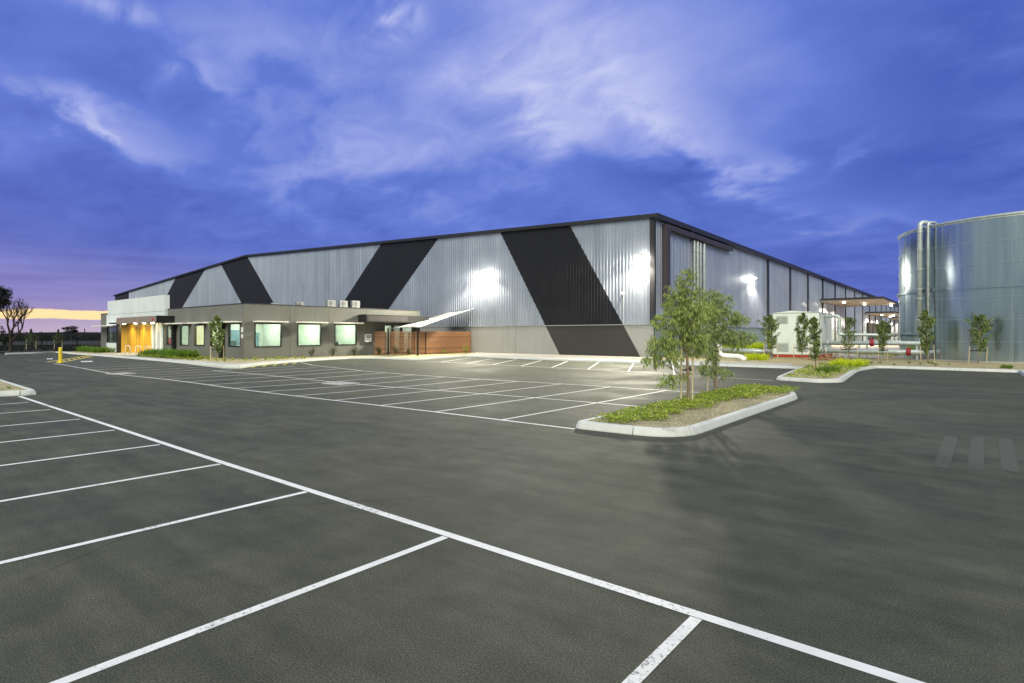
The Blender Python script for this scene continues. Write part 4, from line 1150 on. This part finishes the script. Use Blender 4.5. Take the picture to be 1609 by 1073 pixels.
# ground cover and mulch chips on the island
def isl_pt():
    while True:
        y = random.uniform(10.5, 20.9); x = random.uniform(-6.45, -4.6)
        t = (y - 10.3) / 10.6
        lim = -5.35 - .12 * math.sin(y * 2.1) - .1 * math.sin(y * 5.3) + (.25 if y > 17 else 0) - (.3 if y < 11.3 else 0)
        if (x < lim + random.gauss(0, .07) or (y > 18.7 and random.random() < .5)) and random.random() < .35 + .65 * (math.sin(x * 5.1 + y * 2.3) * math.sin(y * 3.7 - x * 2) > -.35): return x, y
mb = MB(); carpet(mb, isl_pt, 15000, lambda x, y: .13 + .05 * (math.sin(x * 6) * math.sin(y * 4) + 1) * .6, (.04, .075), .030, .7)
mb.build('ground_cover', M['cover'], kind='stuff', label='yellow-green creeping ground cover on the kerbed island', cat='ground cover')
mb = MB()
for _ in range(15000):
    x = random.uniform(-6.45, -4.58); y = random.uniform(10.5, 20.9)
    leaf_quad(mb, Vector((x, y, .137 + random.uniform(0, .015))), Vector((random.gauss(0, 1), random.gauss(0, 1), random.gauss(0, .12))), Vector((0, 0, 1)), random.uniform(.03, .06), random.uniform(.010, .02))
mb.build('mulch_chips', M['chips'], kind='stuff', label='straw coloured wood chips on the kerbed island', cat='mulch')
def bed_pt(): 
    while True:
        x = random.uniform(-7.8, -4.9); y = random.uniform(27, 42)
        l = -6.85 - (y - 26.75) * .118
        if x > l + .3 and x < -4.95 and (random.random() < .35 or math.sin(x * 3 + y * 1.7) > .2): return x, y
mb = MB(); carpet(mb, bed_pt, 2600, lambda x, y: .12, (.07, .14), .05, .8)
mb.build('peninsula_cover', M['cover'], kind='stuff', label='yellow-green ground cover in the kerbed peninsula bed', cat='ground cover')
mb = MB()
for _ in range(420):
    p = Vector((random.gauss(-8.4, .6), random.gauss(46.8, .5), .13 + abs(random.gauss(0, .22)))); leaf_quad(mb, p, rv(), rv(), .16, .08)
mb.build('red_groundcover', M['redleaf'], kind='stuff', label='reddish low planting at the right foot of the pump house', cat='ground cover')
mb = MB()
for _ in range(3500):
    x = random.uniform(-130, -80.3); y = random.uniform(12.3, 30) if x < -84 else random.uniform(17.5, 22)
    clump(mb, x, y, .12, random.uniform(.1, .25), .15, 3, .03)
mb.build('verge_grass', M['darkleaf'], kind='stuff', label='dark rough grass on the verge inside the boundary fence', cat='grass')

def shrub(seed, r, h, mat='shrub', n=520):
    random.seed(seed); e = empty('shrub', (0, 0, 0)); br = MB(); mb = MB()
    for k in range(16):
        a = random.uniform(0, 6.28); t = Vector((math.cos(a) * r * random.uniform(.3, 1), math.sin(a) * r * random.uniform(.3, 1), h * random.uniform(.55, 1.05)))
        br.tube([(0, 0, 0), tuple(t * .5 + Vector((0, 0, .05))), tuple(t)], .006, 4, False)
        for q in range(n // 16): leaf_quad(mb, t * random.uniform(.35, 1.05) + rv(.09), t.normalized() + rv(.8), rv(), random.uniform(.05, .1), .03)
    br.build('stem', M['bark_dark'], e); mb.build('leaves', M[mat], e); return e
s1, s2 = shrub(3, .42, .85), shrub(4, .38, .75)
s3 = shrub(9, .38, .75, 'cover', 400)
random.seed(12)
GS = 'shrubs along the office wall'
sh = [(s1, -43.2, 26.1, .9, 'sparse shrub under the wall between first and second lit windows of the office side'), (s1, -43.0, 28.0, 1.0, 'dark shrub on the mulch just right of the second wide window'), (s2, -42.8, 30.0, 1.05, 'dark shrub below the third wide window of the office side'),
      (s2, -42.6, 32.6, 1.0, 'dark shrub in the shadow at the left end of the fence'), (s1, -41.6, 33.7, .9, 'dark shrub in front of the slatted bay of the fence'), (s2, -40.9, 34.6, .7, 'small low shrub near the fence post')]
us = set()
for src, x, y, k, lab in sh:
    o = src if src not in us else copy_tree(src); us.add(src)
    o.location = (x, y, .12); o.scale = (k, k, k); o.rotation_euler[2] = random.uniform(0, 6)
    tag(o, lab, 'shrub', GS)
for i, (x, y, k, lab) in enumerate(((-39.9, 38.2, .62, 'small bright green shrub in front of the lit timber boards, nearer the corner'), (-39.9, 41.2, 1.0, 'larger bright green shrub in front of the lit timber boards'))):
    o = s3 if i == 0 else copy_tree(s3); o.location = (x, y, .14); o.scale = (k, k, k); tag(o, lab, 'shrub', 'bright shrubs before the timber boards')

# ------------------------------------------------------------------ left background
e = empty('boundary_fence', (0, 0, 0), label='black wire mesh boundary fence beyond the car park on the left', cat='fence')
for k in range(-8, 9):
    y = 18.3 + 3.8 * k
    MB().box(-95.05, -94.95, y - .05, y + .05, -.3, 2.45).build('post', M['black'], e)
mb = MB(); y = -12.0
while y < 48: mb.box(-95.0 - .006, -95.0 + .006, y - .02, y + .02, -.2, 2.3); y += .14
for z in (.1, .6, 1.1, 1.6, 2.1, 2.3): mb.box(-95.012, -94.988, -12, 48, z - .012, z + .012)
mb.build('mesh_panel', M['black'], e)

def branch(br, lf, p, d, L, r, depth, maxd, leafp, droop=0):
    n = 3; pts = [p]; q = p.copy(); dd = d.copy()
    for i in range(n): dd = (dd + rv(.18)).normalized(); q = q + dd * L / n; pts.append(q.copy())
    br.tube([tuple(t) for t in pts], [r, r * .85, r * .7, r * .55], 5 if depth > 1 else 7, False)
    if depth >= maxd:
        if leafp(q):
            for _ in range(60): leaf_quad(lf, q + rv(.38), rv(), rv(), .16, .09)
        return
    for k in range(3 if depth > 0 else 4):
        nd = (dd + rv(.62) + Vector((0, 0, .22))).normalized()
        branch(br, lf, pts[random.choice((2, 3, 3))], nd, L * random.uniform(.62, .82), r * .55, depth + 1, maxd, leafp)
random.seed(41)
e = empty('old_tree', (-79.5, 12.8, 0), label='half bare silhouetted tree at the far left edge against the sunset', cat='tree')
br, lf = MB(), MB()
branch(br, lf, Vector((0, 0, -.2)), Vector((.05, .05, 1)), 2.2, .22, 0, 5, lambda q: (q.x * .773 + q.y * .634) < -.4 and (q.z > 4.6 or q.z < 2.8))
for _ in range(2600):
    q = rv()
    if q.length > 1: continue
    c = random.choice((((-1.5), 5.6, 1.2, .75), ((-2.6), 5.2, 1.3, .8), ((-1.6), 2.2, 1.0, .9), ((-.4), 1.5, .7, .6)))
    leaf_quad(lf, Vector((c[0] * .773 + q.x * c[2] * .8, c[0] * .634 + q.y * c[2] * .8, c[1] + q.z * c[3])), rv(), rv(), .2, .11)
br.build('trunk', M['bark_dark'], e); lf.build('crown', M['darkleaf'], e)
def small_dark(x, y, h, w, lab, st, sh_=1.3):
    e = empty('staked_tree', (x, y, .1), label=lab, cat='tree', group='young trees on the left verge')
    br, lf = MB(), MB(); br.tube([(0, 0, -.1), (0, 0, h)], [.05, .01], 6)
    for _ in range(900):
        t = random.random(); r = w * math.sin(min(1, t + .15) * math.pi) ** .8 * .5 * random.random() ** .5; a = random.uniform(0, 6.28)
        leaf_quad(lf, Vector((math.cos(a) * r, math.sin(a) * r, .7 + (h - .7) * t)), rv(), rv(), .15, .09)
    br.build('trunk', M['bark_dark'], e); lf.build('crown', M['shrub'], e)
    for s_ in st: MB().tube([(s_ * .773, s_ * .634, -.1), (s_ * .773 - .06 * (1 if s_ > 0 else -1), s_ * .634, sh_)], .035, 5).build('stake', M['stake'], e)
small_dark(-92, 16.7, 2.6, 1.5, 'bushy young tree between two pale stakes on the left verge', (-.6, .62))
small_dark(-89.5, 18.9, 2.5, 1.2, 'young tree directly behind the yellow bollard', (-.5, .5))
def far_tree(x, y, h, w, lab, shape):
    e = empty('distant_tree', (x, y, -.35), label=lab, cat='tree')
    br, lf = MB(), MB(); br.tube([(0, 0, -.2), (w * .1, 0, h * .5), (0, 0, h * .85)], [w * .06, w * .045, w * .02], 6)
    for (cx, cz, rx, rz) in shape:
        br.tube([(0, 0, h * .4), (cx * .773, cx * .634, cz)], w * .02, 4)
        for _ in range(420):
            q = rv()
            if q.length > 1: continue
            leaf_quad(lf, Vector(((cx + q.x * rx) * .773 - q.y * rx * .6, (cx + q.x * rx) * .634 + q.y * rx * .7, cz + q.z * rz)), rv(), rv(), w * .09, w * .05)
    br.build('trunk', M['bark_dark'], e); lf.build('crown', M['darkleaf'], e)
def at(px, d):  # bearing helper for far things, metres in front of the camera
    t = (px - 804.5) / 890; return ((-.6345 + t * .773) * d, (.773 + t * .6345) * d)
far_tree(*at(112, 200), 5.6, 5, 'flat topped distant tree on the horizon right of the yellow bollard', ((-1.6, 4.6, 1.6, .45), (.6, 4.9, 1.9, .5), (-.6, 3.4, 1.8, .6), (1.4, 3.7, .9, .5)))
far_tree(*at(32, 160), 4.0, 4.0, 'round distant bush on the horizon beside the silhouetted tree', ((0, 2.2, 2.2, 1.3), (.8, 1.5, 2.2, 1)))
far_tree(*at(62, 190), 4, 3.6, 'low distant bush on the horizon behind the fence post', ((0, 2.0, 2.6, .9), (1.4, 1.6, 2.4, .9)))
far_tree(*at(151, 210), 4.2, 3.6, 'small distant bush on the horizon close to the office end', ((0, 2.0, 2.2, 1.1), (-1.2, 1.6, 1.6, .9)))
e = empty('distant_pole', (*at(133, 260), -.35), label='thin distant pole on the horizon between far tree and office', cat='pole')
MB().box(-.15, .15, -.15, .15, 0, 5.2).build('shaft', M['black'], e); MB().box(-.6, .6, -.08, .08, 4.9, 5.1).build('crossarm', M['black'], e)
# dark far paddock band
mb = MB()
for (a, b, h) in ((330, 60, 1.6), (520, 90, 2.2)):
    for i in range(90):
        t = -1.45 + i * .02
        x, y = ((-.6345 + t * .773) * a, (.773 + t * .6345) * a)
        hh = h * random.uniform(.5, 1.2)
        for _ in range(40): leaf_quad(mb, Vector((x + random.uniform(-6, 6), y + random.uniform(-6, 6), random.uniform(-.3, hh))), rv(), rv(), 1.3, .8)
mb.build('treeline', M['darkleaf'], kind='stuff', label='low dark scrub line on the far paddock', cat='scrub')

# ------------------------------------------------------------------ world
FILL_EL, FILL_AZ = R(40), R(152)
w = bpy.data.worlds.new('World'); sc.world = w; w.use_nodes = True
nt = w.node_tree; nt.nodes.clear()
out = N(nt, 'ShaderNodeOutputWorld'); bg = N(nt, 'ShaderNodeBackground'); nt.links.new(bg.outputs[0], out.inputs[0])
tc = N(nt, 'ShaderNodeTexCoord'); sp = N(nt, 'ShaderNodeSeparateXYZ'); nt.links.new(tc.outputs['Generated'], sp.inputs[0])
def mth(op, a, b=None, c=None, clampv=False):
    n = N(nt, 'ShaderNodeMath', operation=op); n.use_clamp = clampv
    for i, v in enumerate((a, b, c)):
        if v is None: continue
        if isinstance(v, bpy.types.NodeSocket): nt.links.new(v, n.inputs[i])
        else: n.inputs[i].default_value = v
    return n.outputs[0]
az = mth('MULTIPLY', mth('ARCTAN2', sp.outputs[0], sp.outputs[1]), 180 / math.pi)
el = mth('MULTIPLY', mth('ARCSINE', sp.outputs[2]), 180 / math.pi)
def ae(px, py):
    a = math.atan((px - 804.5) / 890); return math.degrees(a) - 39.38, math.degrees(math.atan((526 - py) / 890 * math.cos(a)))
# cloud plane coordinates with perspective
den = mth('ADD', mth('MAXIMUM', sp.outputs[2], 0.0), .30)
cx = mth('DIVIDE', sp.outputs[0], den); cy = mth('DIVIDE', sp.outputs[1], den)
cv = N(nt, 'ShaderNodeCombineXYZ'); nt.links.new(cx, cv.inputs[0]); nt.links.new(cy, cv.inputs[1])
mp = N(nt, 'ShaderNodeMapping'); mp.inputs['Rotation'].default_value = (0, 0, R(25)); mp.inputs['Scale'].default_value = (1.8, 2.4, 1); nt.links.new(cv.outputs[0], mp.inputs[0])
n1 = N(nt, 'ShaderNodeTexNoise'); n1.inputs['Scale'].default_value = 1.15; n1.inputs['Detail'].default_value = 7; n1.inputs['Roughness'].default_value = .5; n1.inputs['Distortion'].default_value = .35; nt.links.new(mp.outputs[0], n1.inputs['Vector'])
n2 = N(nt, 'ShaderNodeTexNoise'); n2.inputs['Scale'].default_value = 3.6; n2.inputs['Detail'].default_value = 9; n2.inputs['Roughness'].default_value = .56; n2.inputs['Distortion'].default_value = .5; nt.links.new(mp.outputs[0], n2.inputs['Vector'])
mod = mth('ADD', mth('MULTIPLY', n1.outputs[0], .8), mth('MULTIPLY', n2.outputs[0], .6))   # ~.7 mean
# warp az/el by noise for ragged shapes
waz = mth('ADD', az, mth('MULTIPLY', mth('SUBTRACT', n2.outputs[0], .5), 12.0)); wel = mth('ADD', el, mth('MULTIPLY', mth('SUBTRACT', n1.outputs[0], .5), 10.0))
def blob(px, py, rx, ry, ang, amp):
    c = ae(px, py); a = R(ang)
    u = ae(px + rx * math.cos(a), py + rx * math.sin(a)); v = ae(px - ry * math.sin(a), py + ry * math.cos(a))
    U = (u[0] - c[0], u[1] - c[1]); V = (v[0] - c[0], v[1] - c[1]); D_ = U[0] * V[1] - U[1] * V[0]
    # inverse
    i00, i01, i10, i11 = V[1] / D_, -V[0] / D_, -U[1] / D_, U[0] / D_
    dx = mth('SUBTRACT', waz, c[0]); dy = mth('SUBTRACT', wel, c[1])
    p = mth('ADD', mth('MULTIPLY', dx, i00), mth('MULTIPLY', dy, i01)); q = mth('ADD', mth('MULTIPLY', dx, i10), mth('MULTIPLY', dy, i11))
    r2 = mth('ADD', mth('MULTIPLY', p, p), mth('MULTIPLY', q, q))
    return mth('MULTIPLY', mth('EXPONENT', mth('MULTIPLY', r2, -1.0)), amp)
BL = [(960, 60, 360, 130, 15, .34), (560, 180, 420, 130, 10, .12), (760, 330, 420, 60, 0, .08), (900, 190, 120, 60, 20, .22), (1110, 230, 150, 40, 28, .28), (1010, 130, 100, 60, 40, .12), (640, 60, 60, 40, -60, .15), (640, 110, 330, 70, -5, .16), (720, 230, 260, 45, -8, .16),
      (150, 185, 85, 20, 25, .40), (635, 50, 18, 36, 10, .26), (345, 118, 26, 26, 0, .2), (185, 8, 50, 22, 25, .34), (1330, 250, 60, 14, -38, .16), (1165, 290, 60, 16, -35, .26), (560, 262, 140, 26, -8, .18), (880, 210, 60, 26, 10, .22),
      (250, 230, 110, 30, 20, .14), (1370, 340, 140, 14, 0, .14), (400, 60, 160, 50, 10, .10),
      (260, 90, 210, 70, 10, -.14), (1480, 90, 230, 130, 0, -.26), (1420, 260, 260, 60, 0, -.16), (220, 320, 300, 60, 0, -.12), (1000, 275, 130, 36, 15, -.22), (830, 330, 300, 30, 0, -.06)]
acc = None
for b in BL:
    o = blob(*b); acc = o if acc is None else mth('ADD', acc, o)
val = mth('ADD', .41, mth('MULTIPLY', acc, mth('ADD', .3, mth('MULTIPLY', mod, .6))))
val = mth('ADD', val, mth('MULTIPLY', mth('SUBTRACT', mod, .7), .48))
val = mth('ADD', val, mth('MULTIPLY', mth('DIVIDE', el, 30.0, clampv=True), .06))
cr = ramp(nt, val, [(.0, (.030, .052, .28)), (.25, (.050, .098, .45)), (.5, (.125, .205, .66)), (.75, (.33, .39, .80)), (1.0, (.64, .67, .92))])
# towards the skyline: streaky violet, darker
hs = N(nt, 'ShaderNodeCombineXYZ'); nt.links.new(mth('MULTIPLY', az, .05), hs.inputs[0]); nt.links.new(mth('MULTIPLY', el, .9), hs.inputs[1])
n3 = N(nt, 'ShaderNodeTexNoise'); n3.inputs['Scale'].default_value = 1.3; n3.inputs['Detail'].default_value = 5; nt.links.new(hs.outputs[0], n3.inputs['Vector'])
streak = ramp(nt, n3.outputs[0], [(.3, (.058, .078, .36)), (.7, (.15, .18, .58))])
hmask = mth('SUBTRACT', 1.0, mth('DIVIDE', mth('SUBTRACT', el, 2.0), 9.0, clampv=True))
c1 = mixc(nt, mth('MULTIPLY', hmask, .65), cr, streak)
# sunset side (west = -X), azimuth about -80
sd = mth('SUBTRACT', 1.0, mth('DIVIDE', mth('ABSOLUTE', mth('ADD', az, 76.0)), 34.0, clampv=True))
sd = mth('POWER', sd, .8)
wob = mth('ADD', mth('MULTIPLY', mth('SUBTRACT', n3.outputs[0], .5), .9), mth('MULTIPLY', mth('SUBTRACT', n2.outputs[0], .5), .5))
elw = mth('ADD', el, wob)
lav = mth('MULTIPLY', sd, mth('SUBTRACT', 1.0, mth('DIVIDE', mth('SUBTRACT', elw, .5), 7.0, clampv=True)))
lowc = mixc(nt, mth('DIVIDE', elw, 3.2, clampv=True), (.50, .43, .57), ramp(nt, n3.outputs[0], [(.3, (.20, .20, .50)), (.7, (.42, .38, .66))]))
c2 = mixc(nt, mth('MULTIPLY', lav, 1.0, clampv=True), c1, lowc)
band = mth('MULTIPLY', mth('DIVIDE', mth('SUBTRACT', elw, 1.18), .14, clampv=True), mth('SUBTRACT', 1.0, mth('DIVIDE', mth('SUBTRACT', elw, 1.82), .12, clampv=True)))
band = mth('MULTIPLY', band, mth('MULTIPLY', sd, 1.9, clampv=True), clampv=True)
c3 = mixc(nt, band, c2, (1.08, .80, .42))
# below the horizon the world is dark ground
hd = mth('ADD', mth('MULTIPLY', sp.outputs[0], -.6345), mth('MULTIPLY', sp.outputs[1], .773))
nf = mth('DIVIDE', mth('SUBTRACT', .42, hd), .6, clampv=True)
back = ramp(nt, n1.outputs[0], [(.3, (.24, .30, .36)), (.7, (.46, .50, .50))])  # unseen sky behind the camera, greyed to neutralise the blue ambient light
c3 = mixc(nt, nf, c3, back)
c4 = mixc(nt, mth('GREATER_THAN', 0.0, el), c3, (.05, .05, .06))
nishita = N(nt, 'ShaderNodeTexSky', sky_type='NISHITA'); nishita.sun_disc = False; nishita.sun_elevation = R(1.0); nishita.sun_rotation = R(-88)
add = mixc(nt, 1.0, c4, mixc(nt, 1.0, nishita.outputs[0], (.004, .004, .004), 'MULTIPLY'), 'ADD')
EXPO = 1.12
# cloud colours are display referred: undo the exposure
nt.links.new(add, bg.inputs['Color']); bg.inputs['Strength'].default_value = 1.0 / (2 ** EXPO)

# ------------------------------------------------------------------ added fill light: broad soft sun lamp from behind the camera
sd_ = bpy.data.lights.new('twilight_fill', 'SUN'); sd_.energy = 1.85; sd_.angle = R(50); sd_.color = (1, .965, .80)
so_ = bpy.data.objects.new('twilight_fill', sd_); COL.objects.link(so_)
dirv = Vector((math.sin(FILL_AZ) * math.cos(FILL_EL), math.cos(FILL_AZ) * math.cos(FILL_EL), math.sin(FILL_EL)))
so_.rotation_euler = dirv.to_track_quat('Z', 'Y').to_euler()

sc.view_settings.view_transform = 'Standard'; sc.view_settings.look = 'None'
sc.view_settings.exposure = EXPO; sc.view_settings.gamma = 1.0
sc.cycles.max_bounces = 6; sc.cycles.diffuse_bounces = 3; sc.cycles.transparent_max_bounces = 12
sc.cycles.use_denoising = True
try: sc.cycles.denoiser = 'OPENIMAGEDENOISE'
except Exception: pass
sc.cycles.sample_clamp_indirect = 6
sc.cycles.caustics_reflective = False; sc.cycles.caustics_refractive = False
